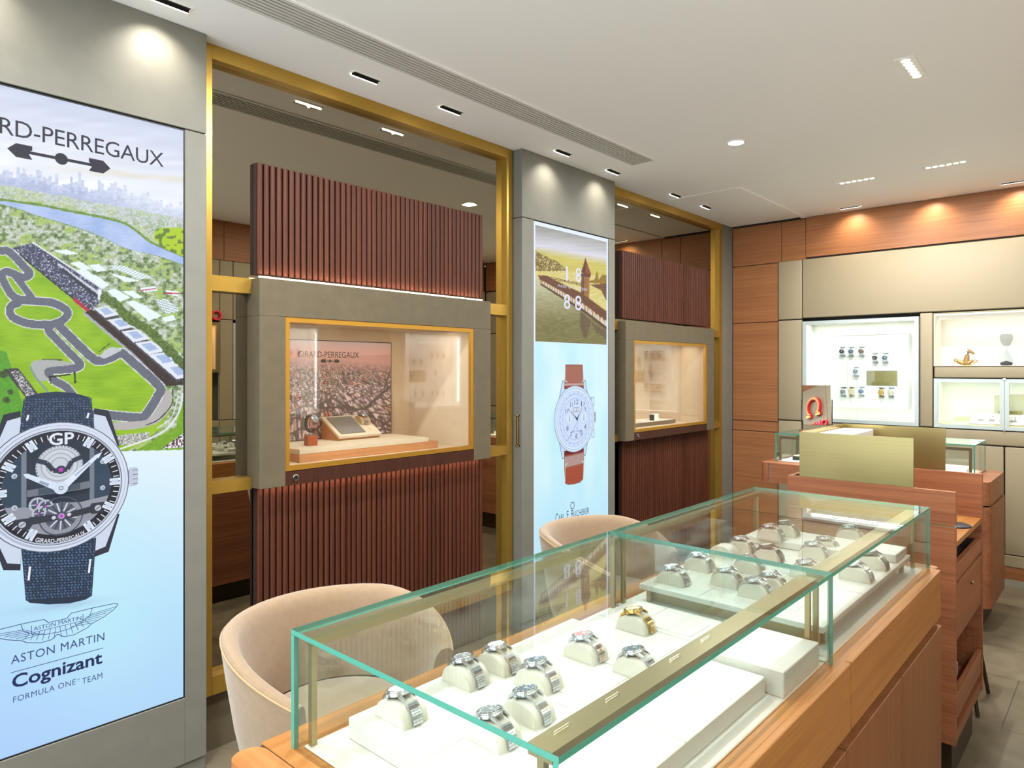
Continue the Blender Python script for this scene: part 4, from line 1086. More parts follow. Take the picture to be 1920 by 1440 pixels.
# staff stool half hidden behind the desk
t = thing('staff_stool', 'round stool behind the cash desk, only its dark brass legs showing', 'stool', (-.70, 3.80, 0))
part('seat', B().lathe([(.15, .60), (.175, .61), (.18, .64), (.165, .67), (.05, .675)], (-.70, 3.80, 0), 'z', 28), M_FABRIC, t, True)
for (dx, dy) in [(1, .55), (1, -1.0), (-.9, .8), (-.9, -.9)]:
    part('leg', B().tube([(-.70 + dx * .10, 3.80 + dy * .10, .60), (-.70 + dx * .19, 3.80 + dy * .19, 0.004)], [.011, .008], 10), M_DKMETAL, t, True)
part('foot_ring', B().tube([(-.70 + .165 * math.cos(R(a)), 3.80 + .165 * math.sin(R(a)), .24) for a in range(0, 360, 15)], .007, 8, True), M_DKMETAL, t, True)

# ================================================================== REAR COUNTER
RX0, RX1, RY0, RY1, RT = -1.94, -.612, 4.735, 5.335, .880
t = thing('rear_counter', 'reddish oak rear counter with rounded ends before the lit wall cabinets', 'counter', (-1.28, 5.03, 0))
part('top_block', B().prism(rrect(RX0 + .03, RX1, RY0, RY1, .04), 'z', .745, RT), M_REDX, t, True)
part('end_cap', B().prism(rrect(RX0 - .0, RX0 + .07, RY0 + .003, RY1, .03), 'z', .745, RT - .0005), M_REDY, t, True)
part('end_joint', B().box(RX0 + .070, RX0 + .074, RY0 - .001, RY0 + .004, .75, RT - .001), M_STEELB, t)
part('body', B().prism(rrect(RX0 + .18, RX1 + .006, RY0 + .008, RY1 - .008, .04), 'z', .155, .735), M_REDX, t, True)
part('shadow_gap', B().box(RX0 + .19, RX1 - .01, RY0 + .03, RY1 - .03, .735, .745), M_SEAM, t)
part('end_post', B().box(RX0 + .175, RX0 + .180, RY0 + .03, RY1 - .03, .155, .735), M_STEELB, t)
part('toe_kick', B().box(RX0 + .25, RX1 - .06, RY0 + .06, RY1 - .06, 0, .155), M_DKMETAL, t)
b = B()
for (dx, dz) in [(0, 0), (.006, .012), (.010, -.012), (.004, -.026), (.012, .026), (.002, .034)]: b.ball((RX1 - .045 + dx, RY0 + .006, .56 + dz), .006, n=8)
part('key_chain', b, M_STEELB, t)
t = thing('glass_case', 'green-edged glass case on the rear counter behind the brass screen', 'display case', (-1.3, 5.05, RT))
hx0, hx1, hy0, hy1, hz = -1.885, -.700, 4.862, 5.262, 1.078
gpane('glass_top', hx0, hx1, hy0, hy1, hz - g, hz)
gpane('glass_side', hx0, hx0 + g, hy0, hy1, RT, hz - g - .0005); gpane('glass_side', hx1 - g, hx1, hy0, hy1, RT, hz - g - .0005)
gpane('glass_end', hx0 + g, hx1 - g, hy0, hy0 + g, RT, hz - g - .0005); gpane('glass_end', hx0 + g, hx1 - g, hy1 - g, hy1, RT, hz - g - .0005)
part('case_floor', B().box(hx0 + .014, hx1 - .014, hy0 + .014, hy1 - .014, RT, RT + .004), M_WHITE, t)
M_RAIL = mat('dark_bronze_rail', (122, 100, 78), .4, .6)
for (ya, s) in [(hy0 + .02, 1), (hy1 - .034, -1)]:
    part('light_rail', B().box(hx0 + .02, hx1 - .02, ya, ya + .014, hz - .040, hz - .022), M_RAIL, t)
    for x in (hx0 + .02, hx1 - .034): part('post', B().box(x, x + .014, ya, ya + .014, RT + .004, hz - .040), M_RAIL, t)
    area_light('case_light', (-1.29, ya + .007, hz - .042), (1.1, .012), 2.2, (1, .985, .95), (0, 0, 0), 170)
for (lab, x0, x1) in [('dark-edged display tray at the left end of the rear glass case', -1.80, -1.45), ('white display tray at the right end of the rear glass case', -1.20, -.76)]:
    t = thing('display_tray', lab, 'tray', ((x0 + x1) / 2, 5.05, RT + .004))
    part('body', B().box(x0, x1, 4.96, 5.17, RT + .0045, RT + .032), M_BLACK if 'dark' in lab else M_WHITE, t)
    part('liner', B().box(x0 + .004, x1 - .004, 4.964, 5.166, RT + .032, RT + .036), M_CREAM, t)
place_watch('steel_white', 0, 0, RT + .0362, 'steel watch in the rear glass case, nearer the brass screen', 0, True, 1, (-.98, 5.0))
place_watch('steel_grey', 0, 0, RT + .0362, 'steel watch in the rear glass case, farther back', 0, True, 1, (-1.03, 5.10))

# table mirror standing on the rear glass case, reflecting the red emblem
mc = Vector((-1.68, 5.10, 1.272)); tgt = Vector((ox, oy + .04, oz + .02)); n = ((Vector((0, 0, HC)) - mc).normalized() + (tgt - mc).normalized()).normalized()
t = thing('table_mirror', 'tilted table mirror on a wooden base showing the red emblem', 'mirror', (mc.x, mc.y, 1.0785))
rt = Vector((0, 0, 1)).cross(n).normalized(); up = n.cross(rt).normalized(); 
Mm = Matrix(((rt.x, up.x, n.x, mc.x), (rt.y, up.y, n.y, mc.y), (rt.z, up.z, n.z, mc.z), (0, 0, 0, 1)))
hw, hh = .093, .142
b = B(); b.box(-hw, hw, -hh, hh, -.002, .002); b.xform(Mm); part('mirror_plate', b, M_CLEARMIR, t)
b = B(); b.box(-hw - .001, hw + .001, -hh - .001, hh + .001, -.006, -.0025); b.xform(Mm); part('backing', b, M_WALNUT, t)
fw = Vector((rt.x, rt.y, 0)).normalized(); fn = Vector((n.x, n.y, 0)).normalized()
for s in (-1, 1):
    q = mc + fw * s * (hw + .007) + Vector((0, 0, -.02)); part('arm', B().tube([(q.x, q.y, 1.094), (q.x, q.y, q.z + .06)], .004, 8), M_DKMETAL, t, True)
b = B(); b.box(-hw - .018, hw + .018, -.075, .06, 0, .014, .002, 1)
b.xform(Matrix(((fw.x, -fn.x, 0, mc.x), (fw.y, -fn.y, 0, mc.y), (0, 0, 1, 1.0787), (0, 0, 0, 1)))); part('base', b, M_REDX, t)

# ================================================================== TUB CHAIRS
def make_chair(cx, cy, rot, label):
    t = thing('tub_chair', label, 'chair', (cx, cy, 0), 'tub chairs along the counter')
    ro, H0 = .285, .885
    def shell(th, lvl):
        """outer and inner skin point: th angle from the back, lvl 0 bottom..1 rim"""
        pass
    bm = bmesh.new(); na, rows = 41, []
    angs = [-128 + 256 * i / (na - 1) for i in range(na)]
    prof = [(.150, .50, 0), (.205, .51, 0), (.232, .56, 0), (.252, .66, 0), (.270, .78, 0), (.280, .855, 1), (.281, .872, 1), (.274, .884, 1), (.264, .886, 1), (.252, .880, 1), (.243, .866, 1), (.236, .845, 1), (.215, .72, 0), (.208, .640, 0)]
    for a in angs:
        f = abs(a) / 128.0; drop = .105 * max(0, (f - .45) / .55) ** 1.6
        ring = []
        for (r, z, k) in prof:
            zz = z - drop * max(0, (z - .56) / .33)
            aa = R(a)
            ring.append(bm.verts.new((cx + (-math.cos(aa)) * r * 1.0, cy + math.sin(aa) * r * 1.04, zz)))
        rows.append(ring)
    for i in range(na - 1):
        for j in range(len(prof) - 1): bm.faces.new((rows[i][j], rows[i + 1][j], rows[i + 1][j + 1], rows[i][j + 1]))
    for ring in (rows[0], rows[-1]): bm.faces.new(ring)
    bmesh.ops.recalc_face_normals(bm, faces=bm.faces[:])
    b = B(); b.bm.free(); b.bm = bm
    Mr = Matrix.Translation((cx, cy, 0)) @ Matrix.Rotation(R(rot), 4, 'Z') @ Matrix.Translation((-cx, -cy, 0))
    b.xform(Mr); part('backrest', b, M_FABRIC, t, True)
    # piping along the inner edge of the rim
    pts = []
    for a in angs:
        f = abs(a) / 128.0; drop = .105 * max(0, (f - .45) / .55) ** 1.6; z = .872 - drop * (.872 - .56) / .33; aa = R(a)
        pts.append(Mr @ Vector((cx - math.cos(aa) * .2815, cy + math.sin(aa) * .2815 * 1.04, z + .001)))
    part('piping', B().tube(pts, .0022, 6), mat('piping', (170, 138, 100), .8), t, True)
    b = B(); b.lathe([(.10, .495), (.205, .505), (.222, .53), (.222, .60), (.217, .632), (.19, .646), (.05, .65)], (cx, cy, 0), 'z', 32); b.xform(Mr); part('seat', b, M_FABRIC, t, True)
    for (dx, dy) in [(1, 1), (1, -1), (-1, 1), (-1, -1)]:
        b = B(); b.tube([(cx + dx * .12, cy + dy * .12, .50), (cx + dx * .19, cy + dy * .19, .004)], [.0115, .008], 10); b.xform(Mr); part('leg', b, M_BRASSZ, t, True)
    b = B(); b.tube([(cx + .165 * sx, cy + .165 * sy, .22) for (sx, sy) in [(1, 1), (-1, 1), (-1, -1), (1, -1)]], .006, 8, True); b.xform(Mr); part('foot_rail', b, M_BRASSZ, t, True)
    return t
ch = make_chair(-1.525, 1.03, 0, 'beige velvet tub chair nearest the camera, before the slatted display box')
c2 = dup(ch, (-1.56, 2.315, 0), 0, 'beige velvet tub chair standing in front of the bridge display', 'tub chairs along the counter')
# ================================================================== RACING CIRCUIT DISPLAY (left)
SX = PXF - .006
M_ART = art_mat('backlit_print', True, 1.0)
def mix(a, b, t): return a + (b - a) * t[:, None]
def C(*c): return np.array(c, float)

def paint_circuit(u, v):
    n1 = vnoise(u / 7, v / 5, 1); n2 = vnoise(u / 2.2, v / 1.8, 2); n3 = hashc(u / 2.6, v / 1.9, 3); n4 = vnoise(u / 26, v / 16, 4)
    # sky
    t = np.clip((v - (160 + .25 * u)) / 130, 0, 1)
    col = mix(C(206, 214, 236), C(238, 242, 250), t)
    st = np.clip(1 - np.abs(v - (300 + .105 * u) - 6 * n4) / 9, 0, 1) * np.clip((u - 60) / 150, 0, 1) * .6
    col = mix(col, C(226, 218, 190), st)
    col += (vnoise(u / 60, v / 9, 9)[:, None] - .5) * 14
    base = 336 + .185 * u
    # skyline, several rows of towers
    for k, (w, hmax, c) in enumerate([(6.1, 34, (206, 214, 238)), (4.7, 27, (194, 204, 230)), (7.3, 19, (182, 192, 222))]):
        h = hashc(u / w + 3 * k, np.zeros_like(u), 20 + k) ** 1.3 * hmax * (.55 + .6 * np.exp(-((u - 150) / 110) ** 2)) + 4
        top = base - h + k * 5
        m = (v > top) & (v < base + 22)
        shade = hashc(u / w + 3 * k, v / 3.0, 30 + k) * 16 - 8
        fade = np.clip((u - 160) / 200, 0, .6)
        cc = mix(np.broadcast_to(C(*c), col.shape).copy(), C(226, 232, 246), fade) + shade[:, None]
        col[m] = cc[m]
    # suburbs beyond the river
    d = v - base
    m = d > 8 + 4 * n1
    cs = mix(np.broadcast_to(C(184, 196, 180), col.shape).copy(), C(222, 228, 230), (n3 > .62).astype(float) * .7)
    cs = mix(cs, C(118, 148, 72), ((n1 > .5) & (n2 > .45)).astype(float) * .45)
    cs = mix(cs, C(172, 200, 60), ((n4 > .58) & (n2 > .45)).astype(float) * .45)
    cs = mix(cs, C(205, 214, 232), np.clip(1 - d / 40, 0, 1) * .55)
    col[m] = cs[m]
    # river
    riv = smooth([(-60, 370), (0, 376.5), (36, 381), (80, 387.5), (131, 398), (188, 409), (233, 421), (264, 442), (284, 457), (350, 485)]) + smooth([(350, 499), (295, 479.5), (237, 466), (182, 440), (118, 418), (69, 404), (33, 391), (0, 383), (-60, 378)])
    dd = distline(u, v, riv); inr = inpoly(u, v, riv)
    m = (dd < 4.5) & ~inr; col[m] = mix(np.broadcast_to(C(132, 170, 56), col.shape).copy(), C(90, 124, 50), n2)[m]
    col[inr] = (mix(np.broadcast_to(C(160, 184, 232), col.shape).copy(), C(186, 204, 240), n4) + (vnoise(u / 9, v / 1.6, 7)[:, None] - .5) * 12)[inr]
    m = inpoly(u, v, smooth([(288, 440), (300, 428), (350, 432), (350, 478), (318, 470), (292, 452), (288, 440)])); col[m] = mix(np.broadcast_to(C(176, 206, 30), col.shape).copy(), C(100, 128, 50), (n1 > .62).astype(float))[m]
    # town and trees this side of the river
    low = ~inr & inpoly(u, v, [(-70, 384), (0, 384), (33, 392), (69, 405), (118, 419), (182, 441), (237, 467), (295, 480), (350, 500), (350, 900), (-70, 900)])
    ct = mix(np.broadcast_to(C(178, 190, 166), col.shape).copy(), C(226, 232, 234), (n3 > .58).astype(float) * .75)
    ct = mix(ct, C(112, 140, 70), np.clip((n1 - .40) * 5, 0, 1) * (.35 + .65 * n2) * .85)
    ct = mix(ct, C(150, 186, 44), np.clip((n4 - .5) * 6, 0, 1) * (n1 < .5) * .6)
    ct = mix(ct, C(72, 96, 46), np.clip((n1 - .62) * 7, 0, 1) * np.clip(n2 * 1.6 - .3, 0, 1) * .85)
    col[low] = ct[low]
    def fill(pts, c, var=10, c2=None, k=None):
        m = inpoly(u, v, pts)
        q = np.broadcast_to(C(*c), col.shape).copy()
        if c2 is not None: q = mix(q, C(*c2), k if k is not None else n2)
        q = q + (n2[:, None] - .5) * var
        col[m] = q[m]
    # long white roofs of the paddock
    for q in [[(131, 493), (150, 490), (172, 504), (155, 507)], [(165, 497), (185, 495), (200, 507), (182, 510)], [(144, 507), (160, 504), (180, 520), (165, 524)], [(160, 520), (178, 515), (206, 534), (190, 543)], [(205, 512), (240, 520), (262, 527), (235, 529)],
              [(202, 498), (232, 498), (285, 520), (262, 524)], [(200, 545), (215, 541), (245, 558), (224, 566)], [(236, 566), (252, 563), (304, 592), (279, 602)], [(228, 546), (250, 545), (268, 558), (254, 560)], [(290, 562), (312, 560), (338, 582), (312, 590)], [(100, 470), (124, 468), (150, 476), (124, 478)], [(303, 596), (325, 590), (330, 600), (310, 604)],
              [(262, 540), (290, 536), (296, 545), (270, 548)], [(310, 544), (334, 546), (335, 556), (314, 552)]]:
        fill(q, (232, 246, 250), 8)
    m = inpoly(u, v, [(202, 498), (232, 498), (285, 520), (262, 524)]) & (np.mod(u * .55 + v, 5) < 1.2); col[m] = C(150, 160, 150)
    m = inpoly(u, v, [(290, 562), (312, 560), (338, 582), (312, 590)]) & (np.mod(v - u * .3, 4.4) < 1.4); col[m] = C(120, 126, 130)
    for q in [[(262, 544), (292, 540), (293, 542), (263, 546)], [(311, 548), (335, 549), (335, 552), (312, 551)]]: fill(q, (200, 60, 90))
    # great lawn
    lawn = [(-70, 455), (10, 462), (24, 470), (150, 572), (160, 590), (236, 656), (312, 726), (322, 740), (320, 770), (300, 805), (240, 845), (-70, 860)]
    gl = mix(np.broadcast_to(C(132, 178, 14), col.shape).copy(), C(160, 200, 34), n4) + ((vnoise(u / 18, v / 1.4, 12) - .5) * 14)[:, None]
    m = inpoly(u, v, lawn); col[m] = gl[m]
    fill([(344, 735), (330, 800), (250, 848), (350, 842)], (120, 168, 30), 26)
    fill([(12, 660), (-70, 640), (-70, 860), (40, 860), (50, 780)], (90, 160, 36), 26)
    # grandstand
    gs = [(22, 466), (62, 455), (108, 488), (192, 541), (192, 562), (170, 586), (140, 560)]
    m = inpoly(u, v, gs)
    cg = mix(np.broadcast_to(C(78, 82, 108), col.shape).copy(), C(196, 200, 220), (hashc(u / 1.7, v / 1.7, 15) > .80).astype(float)); cg = mix(cg, C(44, 46, 60), (hashc(u / 2.2, v / 1.5, 16) > .72).astype(float) * .7)
    col[m] = cg[m]
    for (a, b, w, c) in [((62, 455), (192, 541), 1.6, (228, 234, 244)), ((68, 462), (150, 516), 1.2, (70, 74, 92)), ((110, 496), (188, 552), 2.0, (210, 216, 232)), ((118, 506), (182, 556), 3.2, (52, 60, 66)), ((22, 466), (140, 562), 1.3, (40, 40, 44)), ((140, 562), (170, 586), 3.5, (182, 44, 70))]:
        m = distline(u, v, [a, b]) < w; col[m] = C(*c)
    fill([(184, 543), (191, 542), (191, 560), (184, 562)], (232, 238, 246))
    # pits
    fill([(155, 588), (172, 580), (343, 704), (343, 722), (312, 724), (236, 655)], (58, 44, 36), 26)
    fill([(155, 588), (160, 586), (252, 664), (312, 724), (300, 716), (236, 656)], (168, 172, 180), 12)
    for k in range(6):
        ax, ay = 176 + k * 25.5, 574 + k * 21.5; s = 1 + .07 * k
        q = [(ax, ay + 4 * s), (ax + 26 * s, ay), (ax + 48 * s, ay + 16 * s), (ax + 21 * s, ay + 22 * s)]
        fill([(x, y + 5) for x, y in q], (74, 72, 78), 10); fill(q, (226, 232, 244), 6)
        cx_ = sum(p[0] for p in q) / 4; cy_ = sum(p[1] for p in q) / 4
        q2 = [(cx_ + (x - cx_) * .55, cy_ + (y - cy_) * .62 - 1) for x, y in q]; fill(q2, (150, 176, 220), 6)
        m = inpoly(u, v, q2) & (np.mod(u - v * .8, 4) < .9); col[m] = C(214, 224, 240)
    # trees along the pits
    tp = smooth([(196, 556), (222, 575), (246, 600), (272, 615), (300, 640), (350, 690)])
    m = distline(u, v, tp) < 6 + 5 * n1; col[m] = mix(np.broadcast_to(C(64, 84, 36), col.shape).copy(), C(120, 146, 66), n2)[m]
    # track
    def track(pts, w, c=(104, 108, 122)):
        s = smooth(pts, 7); d = distline(u, v, s)
        m = d < w + 1.3; col[m] = C(236, 238, 240)
        return s, w, c
    T = []
    T.append(track([(-60, 470), (0, 470), (18, 473), (45, 500), (56, 514), (42, 520), (22, 512), (10, 510), (4, 519), (18, 548), (33, 560), (58, 564), (95, 567), (120, 578), (127, 589), (115, 602), (97, 609), (91, 619), (104, 634), (133, 664), (150, 682), (142, 690), (115, 693), (90, 696), (100, 712), (124, 726), (140, 745), (150, 760)], 7.6))
    T.append(track([(93, 609), (55, 607), (26, 596), (18, 584), (22, 573), (33, 569)], 7.6))
    T.append(track([(113, 613), (133, 633), (173, 671), (189, 676), (209, 670), (227, 662), (242, 673), (298, 724), (296, 742), (273, 778), (258, 783), (178, 776)], 8.4))
    T.append(track([(26, 514), (40, 532), (60, 558)], 6.5))
    for (s, w, c) in T:
        d = distline(u, v, s); m = d < w; col[m] = (np.broadcast_to(C(*c), col.shape) + (n2[:, None] - .5) * 14)[m]
    # gravel aprons
    fill(smooth([(58, 690), (62, 677), (100, 675), (138, 682), (120, 686), (88, 690), (84, 702), (92, 712), (70, 712), (58, 690)]), (176, 178, 176), 10)
    fill(smooth([(186, 668), (205, 652), (228, 655), (214, 664), (196, 672), (186, 668)]), (196, 200, 204), 8)
    fill(smooth([(311, 730), (322, 740), (320, 765), (300, 790), (276, 800), (240, 806), (205, 804), (198, 794), (250, 790), (280, 784), (302, 752), (311, 730)]), (182, 178, 176), 10)
    # stand at lower left, crowd bank at lower right
    fill([(6, 692), (34, 690), (74, 742), (50, 748)], (66, 62, 64), 40); m = inpoly(u, v, [(20, 697), (34, 694), (66, 738), (50, 744)]); col[m] = (mix(np.broadcast_to(C(60, 60, 66), col.shape).copy(), C(206, 206, 210), (hashc(u / 1.5, v / 1.5, 31) > .55).astype(float)))[m]
    m = inpoly(u, v, [(205, 818), (280, 810), (278, 822), (245, 834), (214, 834)]); col[m] = (mix(np.broadcast_to(C(120, 120, 112), col.shape).copy(), C(220, 220, 214), (hashc(u / 1.3, v / 1.3, 32) > .5).astype(float)))[m]
    for pts, w, c in [([(343, 738), (334, 776), (302, 812), (225, 842)], 1.6, (228, 232, 234)), ([(334, 742), (322, 782), (296, 802)], 1.2, (214, 218, 220)), ([(324, 730), (322, 758), (298, 786), (274, 797)], 1.0, (50, 46, 46)), ([(92, 707), (132, 702)], 1.4, (46, 40, 38)), ([(94, 708), (95, 718)], 1.5, (46, 40, 38)), ([(140, 698), (141, 717)], 1.9, (46, 40, 38)), ([(185, 660), (206, 644)], .8, (70, 54, 44)), ([(80, 674), (117, 675)], .8, (70, 54, 44)), ([(58, 690), (66, 706), (90, 735)], 1.8, (128, 150, 150))]:
        m = distline(u, v, smooth(pts, 5)) < w; col[m] = C(*c)
    for (tx, ty, tr) in [(6, 702, 9), (12, 750, 7), (24, 782, 10), (20, 735, 6)]:
        m = np.hypot(u - tx, (v - ty) * 1.2) < tr * (.7 + .6 * n2); col[m] = mix(np.broadcast_to(C(40, 56, 24), col.shape).copy(), C(84, 104, 40), n2)[m]
    m = inpoly(u, v, [(350, 808), (336, 818), (302, 842), (350, 838)]); col[m] = mix(np.broadcast_to(C(232, 236, 240), col.shape).copy(), C(96, 50, 60), (hashc(u / 3, v / 2, 33) > .6).astype(float))[m]
    # pale ground below the picture
    edge = 846 - .025 * (u - 230); lowm = v > edge
    return low_blue(u, v, col, lowm)
def low_blue(u, v, col, m):
    t = np.clip((v - 850) / 300, 0, 1); q = mix(np.broadcast_to(C(226, 242, 250), col.shape).copy(), C(180, 222, 248), t)
    t2 = np.clip((v - 1150) / 270, 0, 1); q = mix(q, C(172, 208, 250), t2)
    g = np.exp(-((u - 190) / 110) ** 2 - ((v - 1120) / 170) ** 2); q = mix(q, C(190, 238, 250), g * .7)
    sh = np.exp(-((u - 118) / 70) ** 2 - ((v - (1137 - .12 * (u - 100))) / 7) ** 2); q = mix(q, C(150, 176, 214), sh * .55)
    col[m] = q[m]; return col

t = thing('advertising_display', 'tall backlit display with a racing circuit photo and a skeleton watch', 'display', (SX, .71, .3))
part('housing', B().box(SX - .02, SX - .001, .327, 1.092, .298, 2.422), M_BLACK, t)
b = B(); f = .003
b.box(SX - .001, SX + .004, .327, .327 + f, .298, 2.422); b.box(SX - .001, SX + .004, 1.092 - f, 1.092, .298, 2.422); b.box(SX - .001, SX + .004, .33, 1.089, .298, .301); b.box(SX - .001, SX + .004, .33, 1.089, 2.419, 2.422)
part('black_edge', b, M_BLACK, t)
raster('landscape_picture', SX, .330, 1.089, 1.10, 2.419, .0023, paint_circuit, M_ART, t)
raster('lower_ground', SX, .330, 1.089, .301, 1.10, .012, lambda u, v: low_blue(u, v, np.zeros((len(u), 3)), np.ones(len(u), bool)), M_ART, t)
a = Art(SX)
INK = (44, 42, 54); NAVY = (22, 34, 88)
yc = P(115, 298, SX)[0]
yr = P(307, 313, SX)[0]; zb = P(307, 314, SX)[1]; zt = P(303, 286, SX)[1]
a.text('GIRARD-PERREGAUX', 2 * yc - yr, yr, zb, zt, INK, spacing=.96)
# arrow bridge mark
zc_ = P(115, 298, SX)[1]
for s in (-1, 1):
    a.poly([(yc + s * .028 * 2.9, zc_ + .009), (yc + s * .028 * 2.9, zc_ + .022), (yc + s * .125, zc_ + .022), (yc + s * .148, zc_), (yc + s * .125, zc_ - .022), (yc + s * .028 * 2.9, zc_ - .022), (yc + s * .028 * 2.9 + s * .012, zc_)], INK)
a.line((yc - .1, zc_), (yc + .1, zc_), .010, INK); a.disc(yc, zc_, .019, INK)
a.build('printed_title', M_ART, t); a = Art(SX)
# ---- the watch
wy, wz = .686, 1.138
def S(k): return (wy + k[0], wz + k[1])
def strap(pts_px, rows, cols, dark, light, seed):
    q = [P(*p, SX) for p in pts_px]     # tl, tr, br, bl
    a.poly([P(*p, SX) for p in pts_px], dark)
    rnd = random.Random(seed); polys = []; polys2 = []
    for i in range(rows):
        for j in range(cols):
            f0, f1 = i / rows, (i + .62) / rows; g0, g1 = (j + (.25 if i % 2 else 0)) / cols, (j + .62 + (.25 if i % 2 else 0)) / cols
            if g1 > 1: continue
            def L2(f, g):
                top = (q[0][0] + (q[1][0] - q[0][0]) * g, q[0][1] + (q[1][1] - q[0][1]) * g); bot = (q[3][0] + (q[2][0] - q[3][0]) * g, q[3][1] + (q[2][1] - q[3][1]) * g)
                return (top[0] + (bot[0] - top[0]) * f, top[1] + (bot[1] - top[1]) * f)
            (polys if rnd.random() < .6 else polys2).append([L2(f0, g0), L2(f0, g1), L2(f1, min(1, g1 + .2 / cols)), L2(f1, g0 + .2 / cols)])
    a.layer(); k0 = a.k; a.many(polys, light); a.k = k0; a.many(polys2, tuple(int(c * .72) for c in light)); a.layer(); a.layer()
LUG = (206, 216, 236)
for s in (-1, 1):
    for sz in (-1, 1):
        a.poly([S((s * .105, sz * .255)), S((s * .150, sz * .245)), S((s * .185, sz * .12)), S((s * .10, sz * .10))], (40, 44, 58))
        a.poly([S((s * .105, sz * .235)), S((s * .140, sz * .225)), S((s * .178, sz * .12)), S((s * .10, sz * .10))], LUG)
a.poly([P(48, 745, SX), P(75, 737, SX), P(105, 734, SX), P(140, 737, SX), P(168, 745, SX), P(172, 752, SX), P(42, 754, SX)], (38, 54, 78))
strap([(44, 748), (171, 746), (178, 815), (36, 815)], 15, 20, (32, 44, 66), (78, 100, 132), 1)
strap([(38, 1010), (180, 1008), (172, 1118), (48, 1126)], 22, 20, (26, 40, 60), (74, 104, 140), 2)
a.poly([P(48, 1124, SX), P(173, 1116, SX), P(160, 1124, SX), P(130, 1131, SX), P(90, 1133, SX), P(55, 1130, SX)], (30, 46, 66))
for (px, py, l) in [(50, 778, 10), (163, 774, 10), (53, 1062, 26), (166, 1048, 26)]:
    a.line(P(px + 3, py, SX), P(px, py + l, SX), .006, (236, 240, 248))
a.poly([S((.205, -.018)), S((.222, -.018)), S((.222, .032)), S((.205, .032))], (150, 158, 176))
a.poly([S((.215, -.026)), S((.238, -.026)), S((.244, -.018)), S((.244, .034)), S((.238, .040)), S((.215, .040))], (192, 200, 220))
for k in range(4): a.line(S((.226, -.018 + k * .016)), S((.243, -.018 + k * .016)), .003, (130, 138, 156))
a.disc(wy, wz, .214, (92, 100, 120)); a.disc(wy, wz, .211, (214, 222, 240)); a.disc(wy, wz, .203, (176, 186, 208)); a.disc(wy + .002, wz + .002, .199, (214, 222, 238)); a.disc(wy, wz, .192, (110, 118, 138)); a.disc(wy, wz, .189, (188, 198, 216))
a.disc(wy, wz, .185, (34, 34, 42)); a.disc(wy, wz, .157, (52, 66, 84))
# dial interior
def chord(x0, x1, r=.156):
    pts = []
    n = 10
    for i in range(n + 1): x = x0 + (x1 - x0) * i / n; pts.append(S((x, math.sqrt(max(0, r * r - x * x)))))
    for i in range(n + 1): x = x1 + (x0 - x1) * i / n; pts.append(S((x, -math.sqrt(max(0, r * r - x * x)))))
    return pts
a.poly(chord(-.150, -.104), (44, 66, 84)); a.poly(chord(.104, .150), (48, 68, 88))
a.poly(chord(-.104, -.090), (118, 126, 140)); a.poly(chord(.090, .104), (118, 126, 140)); a.poly(chord(-.090, .090), (40, 52, 66))
low = [S((.156 * math.cos(R(x)), .156 * math.sin(R(x)))) for x in range(-162, -17, 6)] + [S((.06, -.06)), S((0, -.052)), S((-.06, -.06))]
a.poly(low, (148, 152, 164))
a.disc(*S((.002, .068)), .068, (150, 158, 172)); a.disc(*S((.002, .068)), .063, (196, 202, 212))
for r_, c_ in [(.054, (168, 176, 188)), (.050, (206, 212, 220)), (.040, (170, 178, 190)), (.036, (204, 210, 218)), (.026, (160, 168, 180)), (.022, (200, 206, 216))]: a.disc(*S((.002, .072)), r_, c_)
for k in range(40):
    an = R(9 * k); a.line(S((.002 + .062 * math.cos(an), .068 + .062 * math.sin(an))), S((.002 + .068 * math.cos(an), .068 + .068 * math.sin(an))), .0025, (226, 230, 238))
for s in (-1, 1): a.path([S((.004, .052)), S((.020 * s + .002, .056)), S((.036 * s, .082)), S((.066 * s, .094))], .015, (48, 56, 72))
a.disc(*S((.004, .056)), .014, (52, 58, 74)); a.disc(*S((.004, .056)), .007, (190, 60, 190))
a.poly([S((-.090, .000)), S((-.032, .004)), S((.032, .004)), S((.090, .010)), S((.090, -.016)), S((-.090, -.022))], (112, 120, 132))
a.poly([S((-.06, .001)), S((.06, .006)), S((.06, -.014)), S((-.06, -.020))], (74, 84, 98))
a.poly([S((-.09, -.034)), S((.09, -.014)), S((.09, -.018)), S((-.088, -.040))], (30, 34, 44))
# lower gears and carriage
for (gx, gz, gr) in [(-.062, -.050, .024), (-.040, -.058, .022), (-.058, -.078, .020)]:
    a.disc(*S((gx, gz)), gr, (180, 188, 202)); a.disc(*S((gx, gz)), gr * .72, (70, 80, 96)); a.line(S((gx - gr * .8, gz)), S((gx + gr * .8, gz)), .004, (190, 196, 208)); a.line(S((gx, gz - gr * .8)), S((gx, gz + gr * .8)), .004, (190, 196, 208)); a.disc(*S((gx, gz)), .005, (176, 70, 186))
a.ring(wy + .004, wz - .096, .060, .064, (70, 76, 90)); a.disc(*S((.004, -.096)), .046, (92, 98, 112))
for k in range(18):
    an = R(20 * k + 6); a.line(S((.004 + .014 * math.cos(an), -.096 + .014 * math.sin(an))), S((.004 + .045 * math.cos(an), -.096 + .045 * math.sin(an))), .0045, (206, 212, 224) if k % 2 else (60, 66, 80))
br = (46, 50, 60)
a.poly([S((-.085, -.086)), S((-.02, -.088)), S((.03, -.086)), S((.092, -.076)), S((.092, -.098)), S((.03, -.106)), S((-.02, -.108)), S((-.085, -.112))], br)
